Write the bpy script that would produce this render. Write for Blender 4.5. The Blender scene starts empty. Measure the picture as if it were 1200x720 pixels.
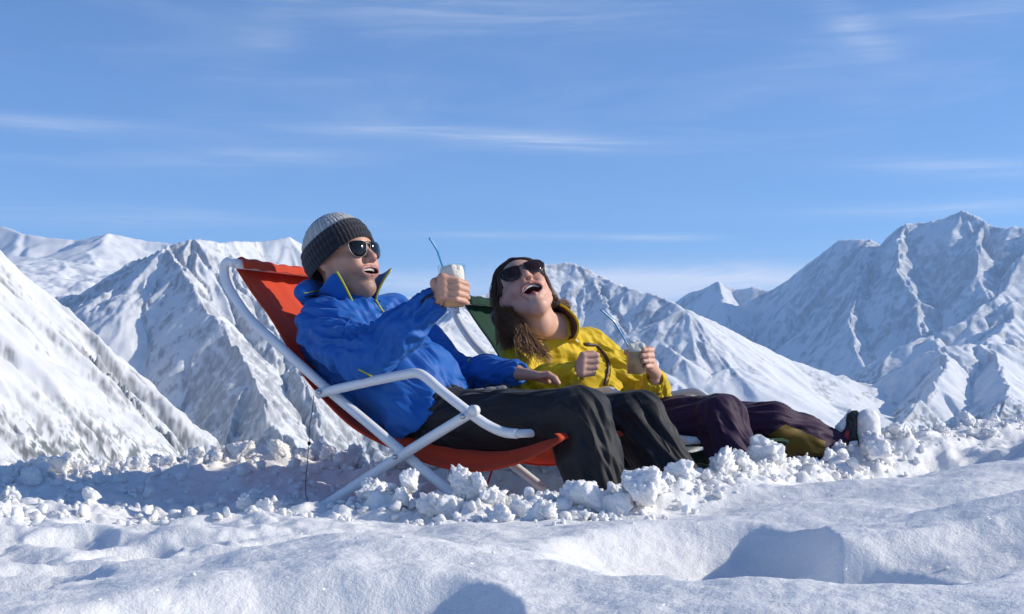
import bpy, bmesh, math, random
import numpy as np
from mathutils import Vector, Matrix, Quaternion

random.seed(7)
rng = np.random.default_rng(7)
scene = bpy.context.scene
R = math.radians

# ------------------------------------------------------------------ camera
F = 1667.0            # focal length in photo pixels (1200 wide)
CZ = 0.36             # eye height above the trodden snow
HY = 470.0            # photo row of eye level
cam_d = bpy.data.cameras.new("camera")
cam = bpy.data.objects.new("camera", cam_d)
scene.collection.objects.link(cam)
cam.location = (0, 0, CZ)
cam.rotation_euler = (R(90), 0, 0)
cam_d.sensor_width = 36
cam_d.lens = 36 * F / 1200
cam_d.shift_y = (HY - 360) / 1200
cam_d.clip_start = 0.05
cam_d.clip_end = 120000
scene.camera = cam

# ------------------------------------------------------------------ light
SUN_AZ = 88.0         # clockwise from +Y
SUN_EL = 26.0
world = bpy.data.worlds.new("World")
scene.world = world
world.use_nodes = True
wn, wl = world.node_tree.nodes, world.node_tree.links
bg = wn["Background"]
sky = wn.new("ShaderNodeTexSky")
sky.sky_type = 'NISHITA'
sky.sun_disc = False
sky.sun_elevation = R(SUN_EL)
sky.sun_rotation = R(SUN_AZ)
sky.altitude = 2400
sky.air_density = 1.0
sky.dust_density = 0.35
sky.ozone_density = 3.0
bg.inputs[1].default_value = 0.124
# thin cirrus, mapped on the sky directions (azimuth, elevation)
tc = wn.new("ShaderNodeTexCoord")
sep = wn.new("ShaderNodeSeparateXYZ"); wl.new(tc.outputs["Generated"], sep.inputs[0])
def wmath(op, a, b=None, c=None):
    n = wn.new("ShaderNodeMath"); n.operation = op
    for i, v in enumerate((a, b, c)):
        if v is None: continue
        if isinstance(v, (int, float)): n.inputs[i].default_value = v
        else: wl.new(v, n.inputs[i])
    return n.outputs[0]
az = wmath('ARCTAN2', sep.outputs[0], sep.outputs[1])
el = wmath('ARCSINE', sep.outputs[2])
def cloud_noise(sx, sy, ox, oy, scale, detail, rough, dist, lo, hi, amp):
    cx = wn.new("ShaderNodeCombineXYZ")
    wl.new(wmath('MULTIPLY_ADD', az, sx, ox), cx.inputs[0])
    wl.new(wmath('MULTIPLY_ADD', el, sy, oy), cx.inputs[1])
    nz = wn.new("ShaderNodeTexNoise"); nz.inputs["Scale"].default_value = scale
    nz.inputs["Detail"].default_value = detail; nz.inputs["Roughness"].default_value = rough
    nz.inputs["Distortion"].default_value = dist
    wl.new(cx.outputs[0], nz.inputs["Vector"])
    mr = wn.new("ShaderNodeMapRange"); mr.interpolation_type = 'SMOOTHSTEP'
    mr.inputs["From Min"].default_value = lo; mr.inputs["From Max"].default_value = hi
    mr.inputs["To Max"].default_value = amp
    wl.new(nz.outputs[0], mr.inputs["Value"])
    return mr.outputs[0]
def px_dir(px, py):   # photo pixel -> azimuth, elevation
    v = Vector(((px - 600) / F, 1, (HY - py) / F)).normalized()
    return math.atan2(v.x, v.y), math.asin(v.z)
def streak(px, py, wx, wy, tilt, amp):
    """a soft elongated wisp round one sky direction"""
    a0, e0 = px_dir(px, py); wx /= F; wy /= F
    da = wmath('SUBTRACT', az, a0)
    de = wmath('SUBTRACT', wmath('SUBTRACT', el, e0), wmath('MULTIPLY', da, tilt))
    q = wmath('ADD', wmath('POWER', wmath('ABSOLUTE', wmath('DIVIDE', da, wx)), 2),
              wmath('POWER', wmath('ABSOLUTE', wmath('DIVIDE', de, wy)), 2))
    return wmath('MULTIPLY', wmath('EXPONENT', wmath('MULTIPLY', q, -1.0)), amp)
fib = cloud_noise(3.2, 60, 0, 0, 2.2, 5, 0.62, 0.6, 0.36, 0.72, 1.0)
fib2 = cloud_noise(7, 34, 3, 1, 2.0, 4, 0.6, 0.8, 0.30, 0.75, 1.0)
tot = None
for s in [(90, 149, 150, 9, -0.02, .24), (520, 158, 200, 10, -0.045, .27), (640, 168, 150, 8, -0.04, .22),
          (300, 185, 130, 13, 0.05, .20), (1130, 196, 150, 10, -0.06, .22), (780, 279, 60, 4, -0.01, .34),
          (600, 277, 150, 5, -0.01, .18), (250, 258, 180, 6, 0, .15), (1100, 245, 170, 8, 0, .25),
          (90, 252, 150, 14, 0, .15), (560, 10, 220, 26, 0.0, .20), (1000, 32, 45, 26, -0.75, .20),
          (1150, 15, 130, 14, 0.05, .16), (320, 25, 60, 40, 0.9, .11), (960, 75, 90, 16, 0.1, .10)]:
    v = streak(*s); tot = v if tot is None else wmath('ADD', tot, v)
veil = wmath('MULTIPLY', tot, wmath('ADD', wmath('MULTIPLY', fib, 0.9), 0.30))
low = streak(790, 334, 230, 20, 0.0, 1.5)
low = wmath('MAXIMUM', low, streak(500, 332, 110, 14, 0.0, .8))
low = wmath('MULTIPLY', low, wmath('ADD', wmath('MULTIPLY', fib2, 0.55), 0.45))
thin = cloud_noise(2.0, 11, 5, 2, 2.4, 4, 0.6, 1.0, 0.45, 0.85, 0.10)
cl = wmath('MINIMUM', wmath('ADD', wmath('ADD', veil, low), thin), 0.9)
tint = wn.new("ShaderNodeMix"); tint.data_type = 'RGBA'; tint.blend_type = 'MULTIPLY'
tint.inputs[0].default_value = 1.0
wl.new(sky.outputs[0], tint.inputs["A"]); tint.inputs["B"].default_value = (0.76, 0.95, 1.17, 1)
mixc = wn.new("ShaderNodeMix"); mixc.data_type = 'RGBA'
wl.new(cl, mixc.inputs[0]); wl.new(tint.outputs["Result"], mixc.inputs["A"])
mixc.inputs["B"].default_value = (7.6, 7.7, 8.3, 1)
wl.new(mixc.outputs["Result"], bg.inputs[0])

sun_d = bpy.data.lights.new("sun", 'SUN')
sun = bpy.data.objects.new("sun", sun_d)
scene.collection.objects.link(sun)
sun_d.energy = 4.6
sun_d.angle = R(0.53)
sun_d.color = (1.0, 0.93, 0.80)
SUNV = Vector((math.cos(R(SUN_EL)) * math.sin(R(SUN_AZ)), math.cos(R(SUN_EL)) * math.cos(R(SUN_AZ)), math.sin(R(SUN_EL))))
sun.rotation_euler = SUNV.to_track_quat('Z', 'Y').to_euler()

scene.view_settings.view_transform = 'Standard'
scene.view_settings.look = 'None'
scene.view_settings.exposure = 0.1
scene.view_settings.gamma = 1.0
scene.view_settings.use_curve_mapping = False
scene.cycles.max_bounces = 10
scene.cycles.diffuse_bounces = 4
scene.cycles.glossy_bounces = 4
scene.cycles.transmission_bounces = 8
scene.cycles.transparent_max_bounces = 12
scene.cycles.volume_bounces = 1
scene.cycles.use_denoising = True
scene.cycles.sample_clamp_indirect = 6

# ------------------------------------------------------------------ helpers
def P(px, py, D):
    """photo pixel at distance D along the view axis -> world point"""
    return Vector(((px - 600) / F * D, D, CZ + (HY - py) / F * D))

def link(o, parent=None):
    scene.collection.objects.link(o)
    if parent is not None: o.parent = parent
    return o

def tag(o, label=None, cat=None, group=None, kind=None):
    if label: o['label'] = label
    if cat: o['category'] = cat
    if group: o['group'] = group
    if kind: o['kind'] = kind
    return o

def empty(name, loc, label=None, cat=None, group=None, rotz=0):
    o = bpy.data.objects.new(name, None); link(o)
    o.empty_display_size = 0.1
    o.location = loc; o.rotation_euler = (0, 0, rotz)
    return tag(o, label, cat, group)

def mesh_obj(name, verts, faces, mat, parent=None, smooth=True, world=True, colors=None):
    """verts in world coordinates; stored relative to the parent (one level of empties or meshes)"""
    me = bpy.data.meshes.new(name)
    v = np.asarray(verts, dtype=np.float64)
    if parent is not None and world:
        M = np.array(wm(parent).inverted())
        v = v @ M[:3, :3].T + M[:3, 3]
    if isinstance(faces, np.ndarray):
        n, k = faces.shape
        me.vertices.add(len(v)); me.vertices.foreach_set("co", v.astype(np.float32).ravel())
        me.loops.add(n * k); me.loops.foreach_set("vertex_index", faces.astype(np.int32).ravel())
        me.polygons.add(n); me.polygons.foreach_set("loop_start", (np.arange(n) * k).astype(np.int32))
        me.update(calc_edges=True)
    else:
        me.from_pydata([tuple(p) for p in v], [], faces); me.update()
    me.polygons.foreach_set("use_smooth", [smooth] * len(me.polygons))
    if colors is not None:
        ca = me.color_attributes.new("paint", 'FLOAT_COLOR', 'POINT')
        c = np.ones((len(v), 4), np.float32); c[:, :3] = colors
        ca.data.foreach_set("color", c.ravel())
    me.materials.append(mat)
    return link(bpy.data.objects.new(name, me), parent)

def wm(o):
    m = Matrix.LocRotScale(o.location, o.rotation_euler.to_quaternion(), o.scale)
    return wm(o.parent) @ m if o.parent else m

class MB:
    """collects shapes; build() links them as one mesh"""
    def __init__(s): s.v = []; s.f = []
    def add(s, v, f):
        n = len(s.v); s.v += [tuple(p) for p in v]; s.f += [tuple(i + n for i in q) for q in f]; return s
    def tube(s, pts, r, n=12, cap=True, up=None):
        pts = [Vector(p) for p in pts]; k = len(pts)
        rs = r if isinstance(r, (list, tuple)) else [r] * k
        t0 = (pts[1] - pts[0]).normalized()
        ref = up or (Vector((0, 0, 1)) if abs(t0.z) < .9 else Vector((1, 0, 0)))
        a = t0.cross(ref).normalized(); V = []; Fc = []
        for i in range(k):
            t = (pts[min(i + 1, k - 1)] - pts[max(i - 1, 0)]).normalized()
            a = (a - t * a.dot(t)).normalized(); b = t.cross(a)
            for j in range(n):
                q = 2 * math.pi * j / n
                V.append(pts[i] + (a * math.cos(q) + b * math.sin(q)) * rs[i])
        for i in range(k - 1):
            for j in range(n):
                Fc.append((i*n+j, i*n+(j+1) % n, (i+1)*n+(j+1) % n, (i+1)*n+j))
        if cap:
            Fc.append(tuple(range(n))[::-1]); Fc.append(tuple((k-1)*n + j for j in range(n)))
        return s.add(V, Fc)
    def lathe(s, base, axis, prof, n=24, close=False):
        """prof: (height along axis, radius)"""
        axis = Vector(axis).normalized(); base = Vector(base)
        ref = Vector((0, 0, 1)) if abs(axis.z) < .9 else Vector((1, 0, 0))
        a = axis.cross(ref).normalized(); b = axis.cross(a); V = []; Fc = []
        for h, r in prof:
            for j in range(n):
                q = 2 * math.pi * j / n
                V.append(base + axis * h + (a * math.cos(q) + b * math.sin(q)) * max(r, 1e-5))
        m = len(prof)
        for i in range(m - 1):
            for j in range(n):
                Fc.append((i*n+j, i*n+(j+1) % n, (i+1)*n+(j+1) % n, (i+1)*n+j))
        return s.add(V, Fc)
    def build(s, name, mat, parent=None, smooth=True):
        o = mesh_obj(name, s.v, s.f, mat, parent, smooth)
        bm = bmesh.new(); bm.from_mesh(o.data)
        bmesh.ops.remove_doubles(bm, verts=bm.verts, dist=1e-6)
        bmesh.ops.recalc_face_normals(bm, faces=bm.faces); bm.to_mesh(o.data); bm.free()
        return o

def smooth_path(pts, sub=8):
    """Catmull-Rom through points"""
    pts = [Vector(p) for p in pts]; out = []
    for i in range(len(pts) - 1):
        p0 = pts[max(i-1, 0)]; p1 = pts[i]; p2 = pts[i+1]; p3 = pts[min(i+2, len(pts)-1)]
        for j in range(sub):
            t = j / sub
            out.append(0.5 * ((2*p1) + (p2-p0)*t + (2*p0-5*p1+4*p2-p3)*t*t + (3*p1-p0-3*p2+p3)*t**3))
    out.append(pts[-1]); return out

# ------------------------------------------------------------------ noise
_perm = np.random.default_rng(3).permutation(256).astype(np.int64)
_perm = np.concatenate([_perm, _perm, _perm])
_ang = np.random.default_rng(4).uniform(0, 2*np.pi, 256)
def perlin2(x, y, seed=0):
    xi = np.floor(x).astype(np.int64); yi = np.floor(y).astype(np.int64)
    xf = x - xi; yf = y - yi
    u = xf*xf*xf*(xf*(xf*6-15)+10); v = yf*yf*yf*(yf*(yf*6-15)+10)
    def g(ix, iy, dx, dy):
        h = _perm[(_perm[(ix + seed*17) & 255] + iy) & 255]
        return np.cos(_ang[h])*dx + np.sin(_ang[h])*dy
    a = g(xi, yi, xf, yf); b = g(xi+1, yi, xf-1, yf)
    c = g(xi, yi+1, xf, yf-1); d = g(xi+1, yi+1, xf-1, yf-1)
    return (a + u*(b-a) + v*((c + u*(d-c)) - (a + u*(b-a)))) * 1.5
def fbm2(x, y, o=5, seed=0, g=0.5):
    s = 0; a = 1
    for i in range(o):
        s = s + a*perlin2(x*2**i, y*2**i, seed+i*5); a *= g
    return s
def ridged2(x, y, o=5, seed=0, g=0.5):
    s = 0; a = 1; w = 1
    for i in range(o):
        n = 1 - np.abs(perlin2(x*2**i, y*2**i, seed+i*5)); n = n*n*w
        s = s + a*n; w = np.clip(n*1.6, 0, 1); a *= g
    return s
_g3 = np.random.default_rng(5).normal(size=(256, 3)); _g3 /= np.linalg.norm(_g3, axis=1)[:, None]
def perlin3(p, seed=0):
    i = np.floor(p).astype(np.int64); f = p - i
    w = f*f*f*(f*(f*6-15)+10); r = 0
    for dx in (0, 1):
        for dy in (0, 1):
            for dz in (0, 1):
                h = _perm[(_perm[(_perm[(i[:, 0]+dx+seed*13) & 255] + i[:, 1]+dy) & 255] + i[:, 2]+dz) & 255]
                g = _g3[h]
                d = g[:, 0]*(f[:, 0]-dx) + g[:, 1]*(f[:, 1]-dy) + g[:, 2]*(f[:, 2]-dz)
                r = r + d*(w[:, 0] if dx else 1-w[:, 0])*(w[:, 1] if dy else 1-w[:, 1])*(w[:, 2] if dz else 1-w[:, 2])
    return r*1.6
def fbm3(p, o=4, seed=0, g=0.5):
    s = 0; a = 1
    for k in range(o):
        s = s + a*perlin3(p*2**k, seed+k*3); a *= g
    return s
def sstep(a, b, x):
    t = np.clip((x-a)/(b-a), 0, 1); return t*t*(3-2*t)

# ------------------------------------------------------------------ materials
def new_mat(name):
    m = bpy.data.materials.new(name); m.use_nodes = True
    return m, m.node_tree.nodes, m.node_tree.links, m.node_tree.nodes["Principled BSDF"]
def N(nodes, typ, **kw):
    n = nodes.new(typ)
    for k, v in kw.items():
        if k.startswith('_'): setattr(n, k[1:], v)
        else: n.inputs[k].default_value = v
    return n
def simple_mat(name, col, rough=0.5, metal=0, bump=0, bscale=200, sheen=0, var=0.0, vscale=8, spec=0.5, sss=0, coat=0):
    m, nn, ll, b = new_mat(name)
    b.inputs["Base Color"].default_value = (*col, 1); b.inputs["Roughness"].default_value = rough
    b.inputs["Metallic"].default_value = metal; b.inputs["Specular IOR Level"].default_value = spec
    b.inputs["Sheen Weight"].default_value = sheen; b.inputs["Coat Weight"].default_value = coat
    if sss:
        b.inputs["Subsurface Weight"].default_value = sss
        b.inputs["Subsurface Radius"].default_value = (1, .35, .2); b.inputs["Subsurface Scale"].default_value = .008
    tcn = nn.new("ShaderNodeTexCoord")
    if var:
        nz = N(nn, "ShaderNodeTexNoise", Scale=vscale, Detail=5.0, Roughness=.6)
        ll.new(tcn.outputs["Object"], nz.inputs["Vector"])
        cr = N(nn, "ShaderNodeMapRange"); cr.inputs["From Min"].default_value = .3; cr.inputs["From Max"].default_value = .7
        cr.inputs["To Min"].default_value = 1-var; cr.inputs["To Max"].default_value = 1+var
        ll.new(nz.outputs[0], cr.inputs["Value"])
        vm = nn.new("ShaderNodeVectorMath"); vm.operation = 'SCALE'; vm.inputs[0].default_value = col
        ll.new(cr.outputs[0], vm.inputs["Scale"]); ll.new(vm.outputs[0], b.inputs["Base Color"])
    if bump:
        nz = N(nn, "ShaderNodeTexNoise", Scale=bscale, Detail=3.0)
        ll.new(tcn.outputs["Object"], nz.inputs["Vector"])
        bp = N(nn, "ShaderNodeBump", Strength=bump, Distance=.002)
        ll.new(nz.outputs[0], bp.inputs["Height"]); ll.new(bp.outputs[0], b.inputs["Normal"])
    return m
HAZE = 2.8e-5
# ================================================================== mountains
def mountain_material():
    m, nn, ll, b = new_mat("snowy_mountain")
    b.inputs["Roughness"].default_value = .8; b.inputs["Specular IOR Level"].default_value = .15
    at = nn.new("ShaderNodeAttribute"); at.attribute_name = "paint"
    ll.new(at.outputs["Color"], b.inputs["Base Color"])
    return m
MT = mountain_material()

def gully_noise(x, y, dx, dy, f, seed):
    """stripes running along (dx,dy) (the fall line): cell based oriented cosine noise"""
    X = x*f; Y = y*f; xi = np.floor(X).astype(np.int64); yi = np.floor(Y).astype(np.int64)
    num = 0; den = 0
    px, py = -dy, dx
    for i in (-1, 0, 1):
        for j in (-1, 0, 1):
            h = _perm[(_perm[(xi+i+seed*7) & 255] + yi+j) & 255]; h2 = _perm[h+37]
            vx = X - (xi+i) - h/256.0; vy = Y - (yi+j) - h2/256.0
            w = np.exp(-(vx*vx+vy*vy)*2.0)
            num = num + w*np.cos((vx*px+vy*py)*2*np.pi*1.7 + h*0.15); den = den + w
    return num/den

def ridge_height(x, y, lines, warp, wscale, seed):
    wx = x + warp*fbm2(x/wscale, y/wscale, 4, seed)
    wy = y + warp*fbm2(x/wscale, y/wscale, 4, seed+31)
    H = np.full(x.shape, -1e9)
    for pts, k in lines:
        for (a, b) in zip(pts[:-1], pts[1:]):
            ax, ay, az_ = a; bx, by, bz = b
            ux, uy = bx-ax, by-ay; L2 = ux*ux+uy*uy + 1e-9
            t = np.clip(((wx-ax)*ux+(wy-ay)*uy)/L2, 0, 1)
            d = np.hypot(wx-ax-t*ux, wy-ay-t*uy)
            H = np.maximum(H, az_+(bz-az_)*t - k*d*(1-0.10*np.clip(d/3000, 0, 1)))
    return H

def mountain(name, label, lines, pxr, Dr, step, rows, f0, oct_, gamp, warp, wscale, seed, floor, calm=None,
             snow=(.79, .785, .78), rock=(.16, .15, .15), rock_slope=1.05, rock_amt=1.0, forest=None, crest=0.02):
    """lines: list of ([(px,py,D)...], slope); heights from ridge tents, gullies cut along the fall line"""
    u = np.concatenate([np.arange(pxr[0], -40, step*3.2), np.arange(max(pxr[0], -40), min(pxr[1], 1240), step), np.arange(max(1240, pxr[0]), pxr[1]+step, step*3.2)]); pu = u; u = (u-600)/F
    D = Dr[0]*(Dr[1]/Dr[0])**(np.linspace(0, 1, rows))
    U, DD = np.meshgrid(u, D); x = U*DD; y = DD
    L = [([tuple(P(*q)) for q in pts], k) for pts, k in lines]
    H = ridge_height(x, y, L, warp, wscale, seed)
    def grad(h):
        hD, hU = np.gradient(h, D, u)
        return hU/DD, hD - U/DD*hU
    amp = gamp; f = f0/1.7; H0 = H.copy(); cm = sstep(calm[0], calm[1], U*F+600)*.8 if calm else 0
    gx0, gy0 = grad(H)
    for _ in range(4):                                   # smooth the fall line across ridge creases a little
        gx0[1:-1, 1:-1] = (gx0[1:-1, 1:-1]*2+gx0[:-2, 1:-1]+gx0[2:, 1:-1]+gx0[1:-1, :-2]+gx0[1:-1, 2:])/6
        gy0[1:-1, 1:-1] = (gy0[1:-1, 1:-1]*2+gy0[:-2, 1:-1]+gy0[2:, 1:-1]+gy0[1:-1, :-2]+gy0[1:-1, 2:])/6
    tone = np.clip(.55+1.1*fbm2(x*f0*.35, y*f0*.35, 3, seed+44), .12, 1.3)     # rough here, smooth snow there
    for o in range(oct_):
        gx, gy = grad(H); gx = gx0*.8+gx*.2*np.clip(1, 0, 1); gy = gy0*.8+gy*.2
        gx = gx+.12*perlin2(x*f*.8, y*f*.8, seed+o+60); gy = gy+.12*perlin2(x*f*.8+9, y*f*.8, seed+o+61)
        g = np.hypot(gx, gy)+1e-6
        n = gully_noise(x, y, gx/g, gy/g, f, seed+o*3)
        n = .55-1.6*np.sqrt(n*n+.01)+.3*n if o < 3 else n
        H = H + amp*n*np.clip(g/0.6, 0.1, 1.0)*(tone if o > 1 else .5+.5*tone)
        amp *= 0.46; f *= 2.05
    if calm: H = H*(1-cm)+H0*cm
    for _ in range(2): H[1:-1, 1:-1] = H[1:-1, 1:-1]*.5+(H[:-2, 1:-1]+H[2:, 1:-1]+H[1:-1, :-2]+H[1:-1, 2:])*.125
    H = H + crest/f0*tone*fbm2(x*f0*5, y*f0*5, 5, seed+50, .55)
    pe = np.minimum((pu-pxr[0])/90, (pxr[1]-pu)/70).clip(0, 1)[None]; de = np.minimum((D-D[0])/(D[-1]-D[0])/.05, (D[-1]-D)/(D[-1]-D[0])/.04).clip(0, 1)[:, None]
    we = (pe*pe*(3-2*pe))*(de*de*(3-2*de)); H = np.minimum(H, (H-floor)*we+floor-250*(1-we))
    fl = floor + 60*fbm2(x/900, y/900, 4, seed+9)
    H = np.where(H > fl, H, fl+(H-fl)*0.02)
    gx, gy = grad(H); s = np.hypot(gx, gy)
    n1 = fbm2(x*f0*5, y*f0*5, 5, seed+70, .65); n2 = fbm2(x*f0*22, y*f0*22, 3, seed+80, .7)
    rm = sstep(rock_slope-.18, rock_slope+.30, s + .28*n1 + .16*n2 - .25*(1-tone))*rock_amt
    rm = rm*np.clip(.75+.5*n2, .2, 1)
    col = np.empty(x.shape+(3,)); sn = np.array(snow); rk = np.array(rock)
    col[:] = sn*(1+.03*n1[..., None])
    rvar = (rk[None, None]*(1+.35*n2[..., None])).clip(.03, .5)
    col = col*(1-rm[..., None]) + rvar*rm[..., None]
    if forest:
        ztop, zfull, amt = forest
        fm = sstep(ztop, zfull, H + 120*fbm2(x/500, y/500, 4, seed+90))
        speck = sstep(.0, .35, n2 + .35*perlin2(x*f0*60, y*f0*60, seed+3) + .3*n1 - .15 + .35*fm)
        fm = (fm*speck*amt)[..., None]
        col = col*(1-fm) + np.array((.055, .07, .065))*fm
    nr, nc = x.shape
    V = np.stack([x, y, H], -1).reshape(-1, 3)
    idx = np.arange(nr*nc).reshape(nr, nc)
    Q = np.stack([idx[:-1, :-1], idx[:-1, 1:], idx[1:, 1:], idx[1:, :-1]], -1).reshape(-1, 4)
    o = mesh_obj(name, V, Q, MT, colors=col.reshape(-1, 3).clip(0, 1))
    tag(o, label, kind='structure'); return o

# far left snowfield range
mountain("mountain", "distant snowfield range with low rocky crest at far left",
    [([(-900, 330, 9000), (-700, 285, 9000), (-520, 300, 9000), (-350, 255, 9000), (-200, 262, 9000), (-60, 262, 9000), (0, 265, 9000), (30, 274, 8800), (85, 281, 8800), (130, 275, 8700), (185, 284, 8700), (250, 300, 8600), (330, 330, 8600), (420, 400, 8600)], .62),
     ([(-60, 262, 9000), (-40, 300, 8000), (20, 330, 7200)], .35),
     ([(130, 275, 8700), (100, 312, 7800), (150, 340, 7000)], .30),
     ([(20, 300, 8000), (60, 305, 7700), (140, 330, 7200), (220, 352, 6800)], .22)],
    (-900, 440), (6300, 9300), 2.2, 190, 1/900, 5, 34, 130, 1500, 11, -500, rock_slope=.95, rock_amt=.55)
# left massif with ribs
mountain("mountain", "broad snow massif of sharp sunlit ribs left of the orange chair",
    [([(60, 350, 4750), (125, 338, 4750), (165, 305, 4700), (200, 287, 4650), (228, 279, 4700), (262, 284, 4800), (295, 283, 4950), (338, 278, 5000), (362, 292, 5100), (395, 345, 5150), (425, 410, 5200), (470, 490, 5200), (520, 580, 5200)], .72),
     ([(200, 287, 4650), (214, 312, 4450), (250, 365, 4150), (300, 440, 3800), (350, 520, 3500), (385, 575, 3300)], .95),
     ([(262, 284, 4800), (300, 345, 4500), (345, 420, 4150), (385, 505, 3800), (430, 600, 3500)], .95),
     ([(125, 338, 4750), (165, 395, 4350), (215, 470, 3950), (270, 560, 3500)], .9),
     ([(338, 278, 5000), (360, 345, 4700), (385, 430, 4350), (410, 520, 4000)], .95),
     ([(228, 279, 4700), (275, 330, 4500), (320, 400, 4200)], 1.0),
     ([(90, 345, 4750), (130, 420, 4300), (190, 520, 3800)], .95)],
    (-60, 600), (2950, 5900), 1.35, 400, 1/430, 5, 30, 40, 700, 21, -620, rock=(.18, .18, .19), rock_slope=1.02, rock_amt=.75, forest=(-10, -190, .95))
# near left slope
mountain("mountain", "nearest sunlit snow slope falling from the left edge",
    [([(-900, 420, 3000), (-700, 300, 3100), (-500, 230, 3400), (-240, 195, 3500), (-112, 192, 3300), (-200, 186, 2750), (-330, 210, 2250), (-420, 260, 2000)], .98),
     ([(-102, 196, 3300), (0, 316, 3180), (110, 424, 3080), (190, 520, 3000)], 1.3),
     ([(-150, 194, 3000), (-30, 350, 2880), (80, 480, 2780), (150, 600, 2700)], 1.3),
     ([(-200, 192, 2750), (-90, 360, 2600), (20, 500, 2500), (90, 620, 2420)], 1.3),
     ([(-270, 200, 2450), (-180, 370, 2330), (-60, 540, 2230)], 1.3)],
    (-900, 340), (1800, 3950), 1.6, 330, 1/330, 5, 66, 30, 500, 5, -420, snow=(.72, .71, .70), rock=(.13, .12, .115), rock_slope=1.42, rock_amt=.75, forest=(-20, -200, .85))
# middle ridge behind the woman
mountain("mountain", "middle ridge with bluish rocky face and long sunlit snow shoulder",
    [([(380, 352, 6700), (455, 348, 6700), (545, 352, 6800), (600, 335, 6900), (638, 309, 7000), (675, 307, 7000), (702, 322, 6900), (745, 337, 6700), (790, 352, 6500), (806, 362, 6400), (840, 376, 6500), (900, 410, 6900), (975, 438, 7300), (1045, 458, 7600), (1120, 480, 7900)], .72),
     ([(702, 322, 6900), (735, 395, 6300), (790, 450, 5800), (850, 500, 5400)], .55),
     ([(806, 362, 6400), (850, 430, 6000), (920, 475, 5700), (980, 505, 5500)], .42),
     ([(638, 309, 7000), (640, 380, 6400), (680, 460, 5800)], .75),
     ([(745, 337, 6700), (765, 395, 6300), (800, 420, 6000)], .7),
     ([(545, 352, 6800), (500, 400, 6200), (470, 470, 5700), (480, 540, 5300)], .5),
     ([(900, 410, 6900), (930, 450, 6500), (1000, 480, 6200)], .35)],
    (270, 1240), (4900, 8400), 1.5, 460, 1/560, 6, 30, 50, 900, 33, -900, calm=(900, 1010), rock=(.17, .18, .21), rock_slope=.82, rock_amt=.8, forest=(-190, -420, .7))
m4 = lambda px: max(14300-(px-780)*5.2, 10900)
# right great mountain
mountain("mountain", "great shaded blue mountain with twin summits at right",
    [([(q[0], q[1], m4(q[0])) for q in [(700, 400), (780, 362), (812, 342), (840, 329), (860, 338), (880, 335), (905, 339), (920, 331), (952, 305), (984, 283), (1018, 279), (1036, 293), (1058, 262), (1098, 257), (1127, 249), (1152, 261), (1178, 265), (1230, 262), (1320, 275), (1420, 300), (1550, 290), (1700, 330), (1850, 400)]], 1.02),
     ([(840, 329, m4(840)), (850, 375, 12900), (885, 425, 11600)], .8),
     ([(920, 331, m4(920)), (925, 380, 12500), (950, 440, 11300), (970, 480, 10600)], .8),
     ([(1018, 279, m4(1018)), (1000, 330, 12200), (990, 380, 11500), (1010, 450, 10500)], .9),
     ([(1058, 262, m4(1058)), (1050, 315, 12000), (1078, 350, 11400), (1075, 400, 10900), (1060, 460, 10200)], .9),
     ([(1152, 261, m4(1152)), (1150, 320, 11500), (1180, 380, 10700)], .85),
     ([(1230, 262, m4(1230)), (1180, 340, 11200), (1120, 385, 10600), (1050, 430, 10000)], .8)],
    (560, 1850), (9300, 15400), 1.6, 420, 1/1300, 6, 75, 80, 1800, 47, -1100, rock=(.20, .21, .24), rock_slope=.92, rock_amt=.8)
# right front hill
mountain("mountain", "lower forested snow hill with two ribbed spurs at right edge",
    [([(1010, 520, 6800), (1045, 466, 6900), (1065, 436, 7000), (1100, 408, 7100), (1150, 402, 7200), (1200, 405, 7300), (1280, 380, 7600), (1400, 350, 8000), (1550, 380, 8000), (1700, 460, 8000)], .62),
     ([(1100, 408, 7100), (1090, 450, 6500), (1060, 505, 5900)], .8),
     ([(1150, 402, 7200), (1165, 440, 6600), (1175, 462, 6200), (1180, 520, 5700)], .7),
     ([(1280, 380, 7600), (1260, 440, 6900), (1230, 500, 6200)], .7)],
    (900, 1700), (5500, 8600), 1.5, 290, 1/650, 6, 42, 60, 900, 61, -950, rock_slope=1.1, rock_amt=.6, forest=(60, -130, .85))
# ridge between the hill and the great mountain
mountain("mountain", "speckled intermediate ridge rising to the right edge under the great mountain",
    [([(960, 490, 9000), (1000, 440, 9000), (1050, 410, 9100), (1100, 392, 9200), (1150, 370, 9300), (1200, 352, 9400), (1300, 320, 9600), (1420, 300, 9800), (1560, 330, 9800), (1700, 400, 9800)], .6),
     ([(1200, 352, 9400), (1185, 380, 8900), (1150, 400, 8500)], .6),
     ([(1100, 392, 9200), (1090, 420, 8700), (1060, 440, 8300)], .6)],
    (860, 1700), (8100, 10400), 2.0, 200, 1/800, 5, 45, 80, 900, 71, -950, rock_slope=.95, rock_amt=.6, forest=(330, 80, .6))

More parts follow.
